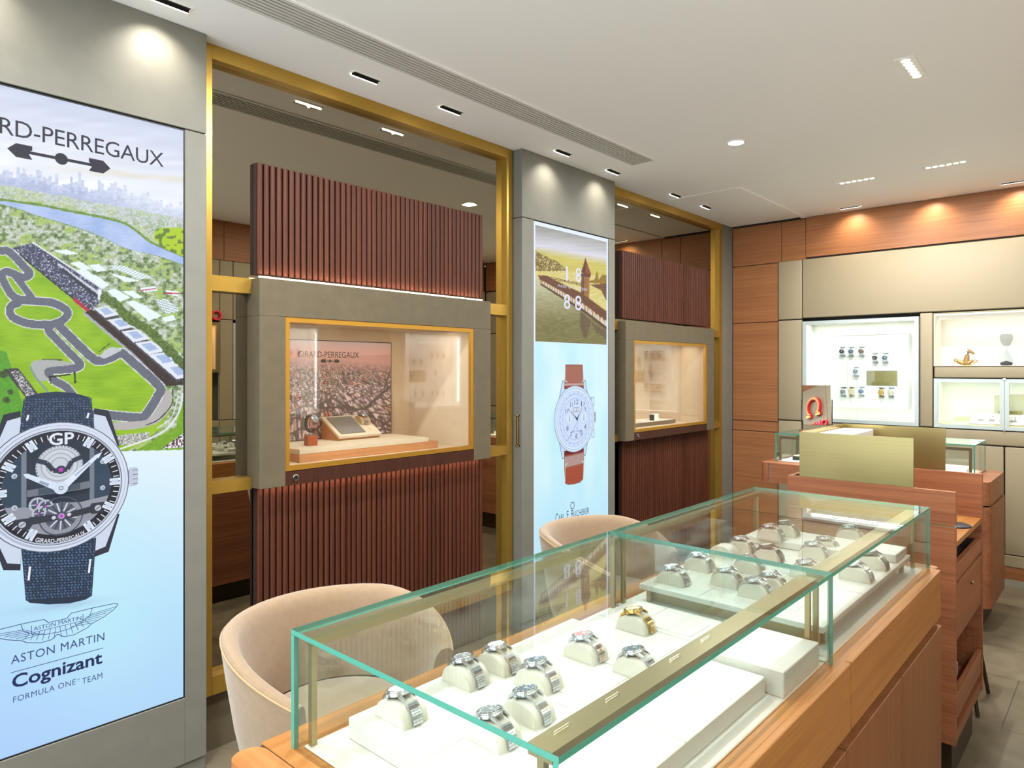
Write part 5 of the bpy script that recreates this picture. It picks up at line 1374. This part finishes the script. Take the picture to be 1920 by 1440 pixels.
for s in (-1, 1):
    cx_, cz_ = (.108 * s + .004, -.096 + .011 * s)
    a.poly([S((cx_ + .030 * math.cos(R(k)), cz_ + .024 * math.sin(R(k)))) for k in (0, 50, 130, 180, 230, 310)], br); a.disc(*S((cx_, cz_)), .010, (188, 194, 206)); a.line(S((cx_ - .006, cz_ - .004)), S((cx_ + .006, cz_ + .004)), .0025, (60, 64, 76))
a.disc(*S((.004, -.096)), .016, (70, 76, 90)); a.disc(*S((.004, -.096)), .009, (200, 150, 214)); a.disc(*S((.004, -.096)), .005, (176, 60, 180))
for s in (-1, 1): a.disc(*S((.004 + s * .022, -.096 + s * .002)), .006, (206, 212, 224))
for (sx, sz) in [(-.125, .050), (.126, .072), (.126, -.018), (-.125, -.050)]: a.disc(*S((sx, sz)), .008, (196, 206, 220)); a.disc(*S((sx + .001, sz - .001)), .005, (150, 160, 178))
# chapter ring
for k in range(60):
    if k % 5 == 0 or 41 <= k <= 49: continue
    an = R(6 * k); a.line(S((.160 * math.cos(an), .160 * math.sin(an))), S((.177 * math.cos(an), .177 * math.sin(an))), .0028, (226, 230, 240))
for k in range(12):
    if k in (3, 9): continue  # the maker's initials and name stand there
    an = R(30 * k); c_, s_ = math.cos(an), math.sin(an)
    for off in (-.0065, .0065):
        a.line(S((.146 * c_ - off * s_, .146 * s_ + off * c_)), S((.180 * c_ - off * s_, .180 * s_ + off * c_)), .010, (222, 232, 246))
    a.line(S((.152 * c_, .152 * s_)), S((.172 * c_, .172 * s_)), .014, (198, 212, 234))
a.text('GP', wy - .034, wy + .038, wz + .140, wz + .180, (226, 232, 242), bold=.02)
def arc(t_, h_): an = R(-90 - 24 + 48 * t_); r_ = .180 - .014 * h_; return S((r_ * math.cos(an), r_ * math.sin(an)))
a.text('GIRARD-PERREGAUX', 0, 1, 0, 1, (230, 234, 244), fn=arc, bold=.01)
for s in (-1, 1): an = R(-90 + 27 * s); a.line(S((.164 * math.cos(an), .164 * math.sin(an))), S((.181 * math.cos(an), .181 * math.sin(an))), .004, (226, 230, 240))
# hands
a.line(S((0, -.004)), S((-.092, .048)), .024, (214, 228, 248), .013); a.poly([S((-.088, .055)), S((-.104, .055)), S((-.096, .040))], (214, 228, 248)); a.line(S((-.035, .012)), S((-.060, .026)), .009, (150, 164, 188))
a.line(S((0, -.004)), S((.104, .092)), .024, (220, 232, 250), .011); a.poly([S((.098, .096)), S((.122, .106)), S((.110, .085))], (220, 232, 250)); a.line(S((.040, .034)), S((.085, .074)), .006, (170, 184, 208))
a.disc(*S((0, -.002)), .020, (210, 222, 242)); a.disc(*S((0, -.002)), .007, (120, 130, 150)); a.disc(*S((0, -.002)), .004, (220, 228, 240))
a.build('printed_watch', M_ART, t); a = Art(SX)
# ---- lettering under the watch
wyc, wzc = P(108, 1178, SX)
LN = (40, 60, 130)
def wing(s):
    k = .000
    out = [(0, .030), (.03, .030), (.045, .046), (.11, .048), (.20, .046), (.212, .040), (.205, .030), (.19, .018), (.16, .002), (.115, -.014), (.10, -.026), (.055, -.040), (.02, -.038), (0, -.022)]
    a.path([(wyc + s * x * .86, wzc + z * .86) for x, z in out], .0022, LN)
    mid = [(.118, .047), (.11, .020), (.08, .000), (.04, -.012), (0, -.015)]
    a.path([(wyc + s * x * .86, wzc + z * .86) for x, z in mid], .0018, LN)
    for i in range(6):
        f = i / 6; p = (.105 - .012 * i, .024 - .006 * i); q = (.205 - .018 * i, .032 - .0085 * i); a.line((wyc + s * p[0] * .86, wzc + p[1] * .86), (wyc + s * q[0] * .86, wzc + q[1] * .86), .0016, LN)
    for i in range(6): x0_ = .092 - .017 * i; a.line((wyc + s * x0_ * .86, wzc + .006 * .86), (wyc + s * (x0_ * 1.12 + .004) * .86, wzc + (-.036 + .03 * (x0_ / .1) ** 2) * .86), .0016, LN)
    a.line((wyc + s * .085 * .86, wzc + .034 * .86), (wyc + s * .085 * .86, wzc + .006 * .86), .0018, LN)
wing(-1); wing(1)
a.line((wyc - .075, wzc + .006), (wyc + .075, wzc + .006), .0016, LN)
a.text('ASTON MARTIN', wyc - .068, wyc + .068, wzc + .011, wzc + .024, LN)
L0, L1 = P(22, 1242, SX), P(195, 1192, SX)
def tl(body, l, r, tb, cap, col, **kw):
    y0_, z0_ = P(*l, SX); y1_, z1_ = P(*r, SX); zc2 = (z0_ + z1_) / 2; h = P(l[0], l[1] - cap, SX)[1] - z0_
    a.text(body, y0_, y1_, zc2 + tb * h, zc2 + h, col, **kw)
tl('ASTON MARTIN', (20, 1245), (195, 1200), 0, 16, (52, 66, 128), spacing=1.06)
p0, p1 = P(20, 1260, SX), P(193, 1215, SX); zz = (p0[1] + p1[1]) / 2; a.line((p0[0], zz), (p1[0], zz), .0022, (52, 66, 128))
tl('Cognizant', (22, 1289), (191, 1246), -.28, 26, NAVY, bold=.022)
tl('FORMULA ONE', (24, 1315), (141, 1284), 0, 11, (60, 74, 132), spacing=1.1)
tl('TM', (143, 1276), (148, 1275), 0, 4, (60, 74, 132))
tl('TEAM', (153, 1281), (191, 1272), 0, 11, (60, 74, 132), spacing=1.1)
a.build('printed_lettering', M_ART, t)

# ================================================================== COVERED BRIDGE DISPLAY (second pillar)
def paint_bridge(u, v):
    x = (u - 990) * 5.541; y = (v - 400) * 5.541
    n1 = vnoise(x / 18, y / 14, 41); n2 = vnoise(x / 7, y / 6, 42); n3 = hashc(x / 9, y / 8, 43); n4 = vnoise(x / 120, y / 60, 44)
    sl = .20 * (x - 80)
    t = np.clip((y - 100 - sl * .9) / 330, 0, 1)
    col = mix(np.broadcast_to(C(150, 148, 138), (len(u), 3)).copy(), C(214, 214, 226), np.clip(t * 1.5, 0, 1))
    hz = np.clip((y - 330 - .18 * (x - 80)) / 90, 0, 1); col = mix(col, C(206, 194, 96), hz)
    col += (vnoise(x / 150, y / 16, 45)[:, None] - .5) * 16
    m = y > 560 + .12 * (x - 80) + 10 * n1
    col[m] = mix(np.broadcast_to(C(206, 190, 92), col.shape).copy(), C(228, 218, 160), vnoise(x / 30, y / 5, 46))[m]
    hill = [(70, 380), (130, 420), (220, 460), (300, 500), (380, 560), (400, 600), (300, 600), (70, 600)]
    m = inpoly(x, y, hill); q = mix(np.broadcast_to(C(132, 110, 40), col.shape).copy(), C(226, 212, 156), (n3 > .66).astype(float) * .8); q = mix(q, C(96, 78, 30), (n2 > .6).astype(float) * .55); col[m] = q[m]
    m = inpoly(x, y, [(640, 700), (690, 690), (720, 590), (735, 690), (770, 640), (820, 640), (820, 740), (640, 720)]); col[m] = mix(np.broadcast_to(C(176, 138, 36), col.shape).copy(), C(120, 92, 30), n2)[m]
    m = inpoly(x, y, [(640, 740), (820, 730), (820, 920), (760, 800)]); col[m] = mix(np.broadcast_to(C(140, 96, 50), col.shape).copy(), C(90, 62, 34), n2)[m]
    # lower water
    wat = [(70, 640), (130, 690), (560, 960), (820, 1180), (820, 1400), (70, 1400)]
    wl = mix(np.broadcast_to(C(196, 196, 160), col.shape).copy(), C(126, 120, 70), np.clip((y - 720) / 420, 0, 1)); wl += (vnoise(x / 40, y / 7, 47)[:, None] - .5) * 26
    m = inpoly(x, y, wat); col[m] = wl[m]
    def fill(pts, c, var=14):
        m = inpoly(x, y, pts); col[m] = (np.broadcast_to(C(*c), col.shape) + (n2[:, None] - .5) * var)[m]
    for pts in [[(150, 645), (560, 735)], [(150, 660), (560, 750)]]:
        m = distline(x, y, pts) < 3.4; col[m] = C(96, 66, 34)
    m = (distline(x, y, [(150, 652), (560, 742)]) < 12) & (np.mod(x, 42) < 5); col[m] = C(96, 66, 34)
    fill([(545, 1010), (650, 1110), (640, 1180), (610, 1300), (575, 1290), (540, 1170)], (106, 88, 62), 30)
    fill([(640, 1110), (820, 1240), (820, 1310), (700, 1230)], (110, 92, 62), 30)
    fill([(100, 640), (200, 652), (420, 762), (556, 826), (820, 1020), (820, 1150), (610, 985), (440, 880), (130, 700)], (112, 70, 40), 24)
    fill([(130, 690), (440, 862), (610, 965), (820, 1130), (820, 1165), (600, 1000), (430, 898), (120, 712)], (186, 150, 90), 30)
    m = inpoly(x, y, [(150, 700), (440, 866), (820, 1140), (820, 1185), (430, 910), (140, 725)]) & (np.mod(x, 26) < 12); col[m] = C(224, 216, 206)
    m = inpoly(x, y, [(560, 930), (820, 1120), (820, 1185), (560, 985)]) & (np.mod(x, 40) < 15); col[m] = C(216, 206, 196)
    fill([(130, 722), (430, 905), (560, 985), (820, 1180), (820, 1215), (560, 1015), (420, 930), (125, 740)], (92, 64, 36), 24)
    # tower
    fill([(553, 645), (640, 655), (636, 885), (553, 826)], (158, 112, 58), 26)
    m = inpoly(x, y, [(553, 645), (585, 650), (585, 848), (553, 826)]); col[m] = col[m] * .72
    m = inpoly(x, y, [(565, 680), (630, 690), (628, 830), (565, 800)]) & (np.mod(x, 30) < 7) & (np.mod(y, 34) < 16); col[m] = C(70, 46, 26)
    fill([(548, 622), (656, 632), (644, 668), (553, 655)], (104, 60, 36), 12)
    fill([(597, 455), (622, 540), (657, 632), (548, 620), (575, 540)], (140, 76, 46), 18)
    m = inpoly(x, y, [(597, 455), (600, 540), (596, 628), (548, 620), (575, 540)]); col[m] = col[m] * .74
    return col
def paint_pale(u, v):
    n = vnoise(u / 16, v / 90, 51); n2 = vnoise(u / 34, v / 30, 52)
    col = mix(np.broadcast_to(C(196, 240, 250), (len(u), 3)).copy(), C(226, 250, 252), np.clip(n * 1.3 - .2, 0, 1))
    col = mix(col, C(174, 222, 248), np.clip((v - 860) / 130, 0, 1) * .6); col = mix(col, C(190, 232, 244), n2 * .3)
    return col
t = thing('advertising_display', 'tall backlit display with a covered bridge and a chronograph with brown strap', 'display', (SX, 3.5, .33))
part('housing', B().box(SX - .02, SX - .001, 3.115, 3.893, .332, 2.408), M_BLACK, t)
part('white_border', B().box(SX - .001, SX, 3.115, 3.893, .332, 2.408), emit('border_glow', (222, 234, 255), 1.0), t)
yb0, yb1, zb0, zb1 = 3.131, 3.875, 1.693, 2.385
raster('bridge_picture', SX + .0006, yb0, yb1, zb0, zb1, .0042, paint_bridge, M_ART, t)
raster('pale_ground', SX + .0006, 3.122, 3.886, .34, 1.690, .016, paint_pale, M_ART, t)
a = Art(SX + .0008)
LAV = (222, 224, 250)
def zt2(body, l, r, h, col, **kw):
    y0_, z0_ = P(*l, SX); y1_, z1_ = P(*r, SX); zc2 = (z0_ + z1_) / 2; hh_ = P((l[0] + r[0]) / 2, (l[1] + r[1]) / 2 - h, SX)[1] - P((l[0] + r[0]) / 2, (l[1] + r[1]) / 2, SX)[1]
    a.text(body, y0_, y1_, zc2, zc2 + hh_, col, **kw)
zt2('1', (1061, 526), (1064.5, 526.5), 27, LAV, bold=.01); zt2('8', (1079, 528), (1090, 529), 26, LAV, bold=.005)
zt2('MADE OF LUCERNE', (1046, 541), (1101, 543), 5, LAV, spacing=1.25)
zt2('8', (1057, 579), (1069, 580), 28, LAV, bold=.005); zt2('8', (1078, 582), (1090, 582.5), 28, LAV, bold=.005)
a.build('printed_year', M_ART, t); a = Art(SX + .0008)
# chronograph
wy, wz = 3.512, 1.212
BRN = (150, 78, 56)
def pr(y0_, y1_, z0_, z1_, c, t0=0, t1=0): a.poly([S((y0_, z0_)), S((y1_, z0_)), S((y1_ - t1, z1_)), S((y0_ + t0, z1_))], c)
for s in (-1, 1):
    for sz in (-1, 1): a.poly([S((s * .100, sz * .245)), S((s * .122, sz * .245)), S((s * .165, sz * .10)), S((s * .10, sz * .10))], (120, 146, 190)); a.poly([S((s * .104, sz * .238)), S((s * .118, sz * .238)), S((s * .158, sz * .10)), S((s * .10, sz * .10))], (196, 224, 248))
pr(-.103, .103, .190, .345, (156, 92, 74), .012, .012); pr(-.100, .100, .215, .335, (164, 104, 86), .010, .010); pr(-.103, .103, .195, .225, (190, 160, 152)); pr(-.102, .102, .19, .212, (146, 64, 34))
pr(-.103, .103, -.235, -.195, (112, 28, 20)); a.poly([S((-.103, -.225)), S((.103, -.215)), S((.104, -.30)), S((.094, -.395)), S((.06, -.412)), S((0, -.415)), S((-.06, -.412)), S((-.094, -.40)), S((-.104, -.30))], (156, 84, 66)); a.poly([S((-.10, -.235)), S((.10, -.225)), S((.10, -.29)), S((-.10, -.30))], (176, 146, 140)); a.poly([S((-.098, -.31)), S((.098, -.30)), S((.09, -.392)), S((0, -.408)), S((-.09, -.395))], (164, 74, 46))
for s in (-1, 1):
    for (z0_, z1_) in [(.24, .33), (-.38, -.28)]:
        for k in range(7): f0 = z0_ + (z1_ - z0_) * k / 7; a.line(S((s * (.095 - .0), f0)), S((s * .095, f0 + .008)), .005, (240, 232, 226))
    a.line(S((s * .095, .24)), S((s * .075, .236)), .005, (240, 232, 226)); a.line(S((s * .095, -.28)), S((s * .075, -.276)), .005, (240, 232, 226))
for (z0_, z1_) in [(.075, .135), (-.135, -.075)]: a.poly([S((.185, z0_)), S((.215, z0_ + .004)), S((.215, z1_ - .004)), S((.17, z1_))], (150, 176, 212)); a.poly([S((.185, z0_ + .006)), S((.211, z0_ + .008)), S((.211, z1_ - .008)), S((.18, z1_ - .006))], (206, 232, 250))
a.poly([S((.20, -.03)), S((.232, -.036)), S((.232, .036)), S((.20, .03))], (130, 140, 160))
for k in range(6): a.line(S((.208, -.028 + .0112 * k)), S((.231, -.03 + .012 * k)), .005, (206, 222, 240))
a.disc(wy, wz, .212, (126, 130, 160)); a.disc(wy, wz, .208, (206, 228, 248)); a.disc(wy, wz, .196, (150, 160, 196)); a.disc(wy, wz, .193, (214, 234, 250)); a.disc(wy, wz, .180, (160, 176, 214)); a.disc(wy, wz, .178, (204, 222, 250))
GR = (84, 96, 132)
a.ring(wy, wz, .154, .1565, (140, 154, 196)); a.ring(wy, wz, .128, .130, (160, 174, 210))
for k in range(60): an = R(6 * k); a.line(S((.131 * math.cos(an), .131 * math.sin(an))), S((.137 * math.cos(an), .137 * math.sin(an))), .0016, GR)
for k in range(24): an = R(15 * k + 7); a.line(S((.160 * math.cos(an), .160 * math.sin(an))), S((.170 * math.cos(an), .170 * math.sin(an))), .007, (150, 164, 204))
for h in (12, 1, 2, 4, 5, 6, 7, 8, 10, 11):
    an = R(90 - 30 * h); cx_, cz_ = .108 * math.cos(an), .108 * math.sin(an); w_ = {10: .019, 11: .012, 12: .019, 1: .004}.get(h, .010)
    a.text(str(h), wy + cx_ - w_, wy + cx_ + w_, wz + cz_ - .015, wz + cz_ + .015, (46, 54, 84))
a.poly([S((-.03, .046)), S((.028, .046)), S((.028, .074)), S((-.03, .074))], (88, 96, 130)); a.poly([S((-.026, .049)), S((-.003, .049)), S((-.003, .071)), S((-.026, .071))], (232, 240, 252)); a.poly([S((.001, .049)), S((.024, .049)), S((.024, .071)), S((.001, .071))], (232, 240, 252))
a.text('2', wy - .020, wy - .009, wz + .052, wz + .068, (60, 60, 80)); a.text('5', wy + .007, wy + .018, wz + .052, wz + .068, (60, 60, 80))
for s in (-1, 1):
    a.disc(*S((s * .074, .008)), .043, (176, 194, 230)); a.disc(*S((s * .074, .008)), .041, (212, 230, 250))
    for k in range(12): an = R(30 * k); a.line(S((s * .074 + .032 * math.cos(an), .008 + .032 * math.sin(an))), S((s * .074 + .038 * math.cos(an), .008 + .038 * math.sin(an))), .0022, GR)
    a.line(S((s * .074, .030)), S((s * .074, -.012)), .002, (48, 56, 84), .006)
a.line(S((.012, -.012)), S((-.098, -.128)), .0024, (90, 100, 150))
a.line(S((0, 0)), S((-.060, .048)), .009, (40, 44, 66)); a.line(S((-.02, .016)), S((-.056, .045)), .004, (206, 220, 244))
a.line(S((0, 0)), S((.085, .104)), .008, (40, 44, 66), .004); a.line(S((.02, .024)), S((.072, .088)), .003, (206, 220, 244)); a.disc(wy, wz, .010, (60, 66, 96))
a.text('CARL F. BUCHERER', wy - .055, wy + .055, wz - .082, wz - .070, (80, 88, 130)); a.text('LUCERNE 1888', wy - .032, wy + .032, wz - .096, wz - .090, (110, 120, 160)); a.ring(wy, wz - .058, .005, .007, (80, 88, 130), 12)
a.build('printed_watch', M_ART, t); a = Art(SX + .0008)
# maker's mark and name
my, mz = P(1073, 948, SX)
for k in range(8):
    an = R(45 * k); p = (my + .017 * math.cos(an), mz + .018 * math.sin(an)); q = (my + .026 * math.cos(an + .8), mz + .029 * math.sin(an + .8)); a.line(p, q, .007, (40, 56, 100), .002)
y0_, z0_ = P(1041, 976, SX); y1_, z1_ = P(1104, 965, SX); zc2 = (z0_ + z1_) / 2; hh_ = .050
wd = y1_ - y0_
for (body, f0, f1, hs) in [('C', 0, .075, 1.0), ('ARL', .08, .265, .78), ('F', .325, .375, 1.0), ('.', .385, .40, .16), ('B', .455, .52, 1.0), ('UCHERER', .53, 1.0, .78)]:
    a.text(body, y0_ + wd * f0, y0_ + wd * f1, zc2, zc2 + hh_ * hs, (48, 66, 110))
a.build('printed_lettering', M_ART, t)

# ================================================================== THINGS IN THE NEARER DISPLAY BOX
PSX = -3.155
def paint_city(u, v):
    x = (u - 540) * 4.8; y = (v - 600) * 4.8
    n2 = vnoise(x / 9, y / 8, 61); n1 = vnoise(x / 30, y / 24, 62)
    dd = np.maximum(y - 262, 30); s = np.clip(dd / 650, .1, 1.2)
    gx = (x - 450) / dd * 4.0 + 20; gy = 3500 / dd
    gx, gy = gx * .86 + gy * .5, gy * .86 - gx * .5
    f1 = np.full_like(x, 9.0); f2 = np.full_like(x, 9.0); cid = np.zeros_like(x)
    bx, by = np.floor(gx), np.floor(gy)
    for ox_ in (-1, 0, 1):
        for oy_ in (-1, 0, 1):
            px_, py_ = bx + ox_, by + oy_
            qx = px_ + .15 + .7 * hashc(px_ + .5, py_ + .5, 71); qy = py_ + .15 + .7 * hashc(px_ + .5, py_ + .5, 72)
            d_ = np.maximum(np.abs(gx - qx), np.abs(gy - qy)) * .6 + np.hypot(gx - qx, gy - qy) * .4
            near = d_ < f1; f2 = np.where(near, f1, np.minimum(f2, d_)); cid = np.where(near, hashc(px_ + .5, py_ + .5, 73), cid); f1 = np.where(near, d_, f1)
    edge = f2 - f1
    det = hashc(x / (7 + 8 * s), y / (5 + 6 * s), 63); det2 = vnoise(x / (6 + 5 * s), y / (5 + 4 * s), 64)
    block = np.clip((edge - .07) * 12, 0, 1) * np.clip((f1 - .10) * 10, 0, 1)
    col = mix(np.broadcast_to(C(84, 74, 74), (len(u), 3)).copy(), C(186, 162, 164), block * (.45 + .55 * det2))
    col = mix(col, C(232, 214, 212), (block > .6) * (det > .74) * .75)
    col = mix(col, C(64, 56, 56), (block > .4) * (det < .26) * .75)
    col = mix(col, C(206, 108, 88), (block > .6) * (cid > .8) * (det > .45) * (det < .7) * .85)
    n1 = vnoise(x / 30, y / 24, 62); n2 = vnoise(x / 9, y / 8, 61)
    for pts, w in [([(250, 780), (400, 700), (560, 810), (700, 800), (930, 590)], 9), ([(280, 790), (560, 785)], 10), ([(420, 690), (300, 640), (120, 690)], 6), ([(660, 830), (930, 960)], 9), ([(690, 790), (860, 640), (930, 420)], 6)]:
        m = distline(x, y, pts) < w; col[m] = C(78, 70, 68)
    h = np.clip((y - 330 - .06 * x) / 120, 0, 1); col = mix(np.broadcast_to(C(206, 160, 158), col.shape).copy(), col, np.clip(h * .85 + .02, 0, .92))
    sky = y < 330 - .02 * x + 8 * n1
    sc = mix(np.broadcast_to(C(206, 190, 200), col.shape).copy(), C(222, 170, 166), np.clip((y - 180) / 150, 0, 1)); col[sky] = sc[sky]
    return col
t = thing('poster_board', 'square poster of a pinkish aerial city view at the back of the nearer display box', 'poster', (PSX, 2.1, 1.165))
part('board', B().box(PSX - .012, PSX - .0005, 1.645, 2.463, 1.163, 1.679), M_BLACK, t)
raster('city_picture', PSX, 1.648, 2.459, 1.166, 1.675, .0028, paint_city, art_mat('poster_print', False), t)
a = Art(PSX, .0002)
y0_, zA = P(559, 669, PSX); y1_, zB = P(673, 671, PSX)
a.text('GIRARD-PERREGAUX', y0_, y1_, zB - .001, zB + .031, (50, 44, 48), bold=.004)
ym, zm = P(619, 677, PSX)
for s in (-1, 1): a.poly([(ym + s * .024, zm + .009), (ym + s * .050, zm + .009), (ym + s * .060, zm), (ym + s * .050, zm - .009), (ym + s * .024, zm - .009), (ym + s * .030, zm)], (40, 36, 40))
a.line((ym - .04, zm), (ym + .04, zm), .004, (40, 36, 40)); a.disc(ym, zm, .008, (40, 36, 40))
a.build('lettering', art_mat('poster_print', False), t)

M_ORW = wood('orange_beech', (170, 114, 72), (198, 142, 96), 'y', .45, .7, .4)
M_SANDL = mat('sand_leatherette', (206, 190, 164), .65)
t = thing('display_plinth', 'low beech plinth with sand coloured top inside the nearer display box', 'plinth', (-2.95, 2.0, 1.1025))
part('base', B().box(-3.150, -2.798, 1.665, 2.500, 1.1025, 1.140, .001, 1), M_ORW, t)
part('top_slab', B().box(-3.150, -2.801, 1.668, 2.435, 1.1405, 1.163, .001, 1), M_SANDL, t)
ZP = 1.1634
t = thing('watch_stand', 'small orange wood block holding a black-strapped watch upright', 'watch stand', (-2.915, 1.795, ZP))
Mz = Matrix.Translation((-2.915, 1.795, 0)) @ Matrix.Rotation(R(-8), 4, 'Z')
b = B(); b.box(-.024, .024, -.024, .024, ZP, ZP + .047, .0015, 1); b.xform(Mz); part('block', b, mat('orange_block', (158, 76, 40), .5), t)
b = B(); b.tube([(0, 0, ZP + .047), (0, 0, ZP + .060)], .004, 8); b.xform(Mz); part('peg', b, M_STEEL, t)
t = thing('watch', 'silver watch on a black strap standing on the orange wood block', 'watch', (-2.915, 1.795, ZP + .06))
zc_ = ZP + .105
b = B(); N_ = 24
for i in range(N_ - 6):
    a0_, a1_ = R(45 + 13.0 * i + 40), R(45 + 13.0 * (i + 1) + 40)
    q = [(.030 * math.cos(a0_), zc_ + .043 * math.sin(a0_)), (.030 * math.cos(a1_), zc_ + .043 * math.sin(a1_)), (.0268 * math.cos(a1_), zc_ + .040 * math.sin(a1_)), (.0268 * math.cos(a0_), zc_ + .040 * math.sin(a0_))]
    b.prism(q, 'y', -.010, .010)
b.xform(Matrix.Translation((-2.915, 1.795, 0)) @ Matrix.Rotation(R(20), 4, 'Z')); part('strap', b, M_BLACK, t)
Mh = Matrix.Translation((-2.915, 1.795, 0)) @ Matrix.Rotation(R(20), 4, 'Z') @ Matrix.Translation((.022, 0, zc_ + .024)) @ Matrix.Rotation(R(48), 4, 'Y')
b = B(); b.lathe([(.018, -.004), (.022, -.002), (.022, .004), (.019, .007)], (0, 0, 0), 'z', 28); b.xform(Mh); part('case', b, M_STEEL, t, True)
b = B(); b.lathe([(.0175, .0072), (.0175, .0076)], (0, 0, 0), 'z', 28); b.xform(Mh); part('dial', b, D_GY, t)
b = B(); b.prism([(-.0006, 0), (.0006, 0), (.0006, .012), (-.0006, .012)], 'z', .0078, .0082); b.prism([(0, -.0006), (.009, -.0006), (.009, .0006), (0, .0006)], 'z', .0078, .0082); b.xform(Mh); part('hands', b, M_WHITE, t)

t = thing('sloping_display', 'sloping sand coloured desk display with a grey screen and a watch pad', 'display stand', (-3.06, 2.13, ZP))
YL0, YL1 = 1.998, 2.262; xb_, xf_ = -3.148, -2.985
zbk, zfr = 1.278, 1.186
b = B(); b.prism([(xb_, ZP), (xf_ - .010, ZP), (xf_ - .010, zfr - .010), (xb_, zbk - .012)], 'y', YL0 + .003, YL1 - .006); part('wedge_body', b, M_ORW, t)
b = B(); b.prism([(xb_, zbk - .012), (xf_, zfr - .012), (xf_ + .004, zfr), (xb_, zbk)], 'y', YL0, YL1); part('top_plate', b, M_SANDL, t)
sl = math.atan2(zfr - zbk, xf_ - xb_)
Ms = Matrix.Translation(((xb_ + xf_) / 2, 0, (zbk + zfr) / 2)) @ Matrix.Rotation(-sl, 4, 'Y')
b = B(); b.box(-.078, .078, 2.022, 2.172, .0015, .006, .001, 1); b.xform(Ms); part('screen', b, mat('grey_screen', (120, 116, 110), .35), t)
a3 = B()
for k, (x_, y_, r_) in enumerate([(.045, 2.215, .008), (.062, 2.198, .004), (.062, 2.215, .004), (.062, 2.234, .004)]): a3.lathe([(r_, .0012), (r_, .0022)], (x_, y_, 0), 'z', 12)
a3.xform(Ms); part('embossed_marks', a3, mat('embossed_tan', (190, 172, 140), .6), t)
b = B(); b.prism([(.0350 * math.cos(R(k)), .0275 * math.sin(R(k)) + .001) for k in range(0, 181, 15)], 'y', 2.188, 2.246); b.xform(Ms @ Matrix.Translation((-.028, 0, .001))); part('watch_pad', b, mat('pad_sand', (200, 166, 126), .6), t, True)
pw = Ms @ Vector((-.028, 2.217, .0045))
w = dup(protos['steel_grey'], tuple(pw), 0, 'steel watch on the tan pad of the sloping display', 'watches on show in the wall box'); w.rotation_euler = (0, -sl, 0); w.scale = (.98, 1, .86)

# ================================================================== THINGS IN THE FAR DISPLAY BOX
t = thing('display_tray', 'low dark-edged tray with white inlay in the far display box', 'tray', (-2.9, 4.8, 1.083))
part('edge', B().box(-3.05, -2.83, 4.27, 5.16, 1.0815, 1.112, .001, 1), mat('taupe_edge', (112, 94, 74), .6), t)
part('inlay', B().box(-3.04, -2.84, 4.28, 5.15, 1.112, 1.1135), M_WHITE, t)
part('grey_pad', B().box(-3.02, -2.86, 4.45, 4.70, 1.1135, 1.118), M_SANDL, t)
t = thing('price_block', 'small white block with dark edges standing on the dark-edged tray', 'block', (-2.90, 4.93, 1.114))
part('body', B().box(-2.925, -2.875, 4.900, 4.965, 1.1138, 1.166, .002, 1), M_WHITE, t)
part('dark_sides', B().box(-2.920, -2.880, 4.895, 4.970, 1.1138, 1.160), M_BLACK, t)
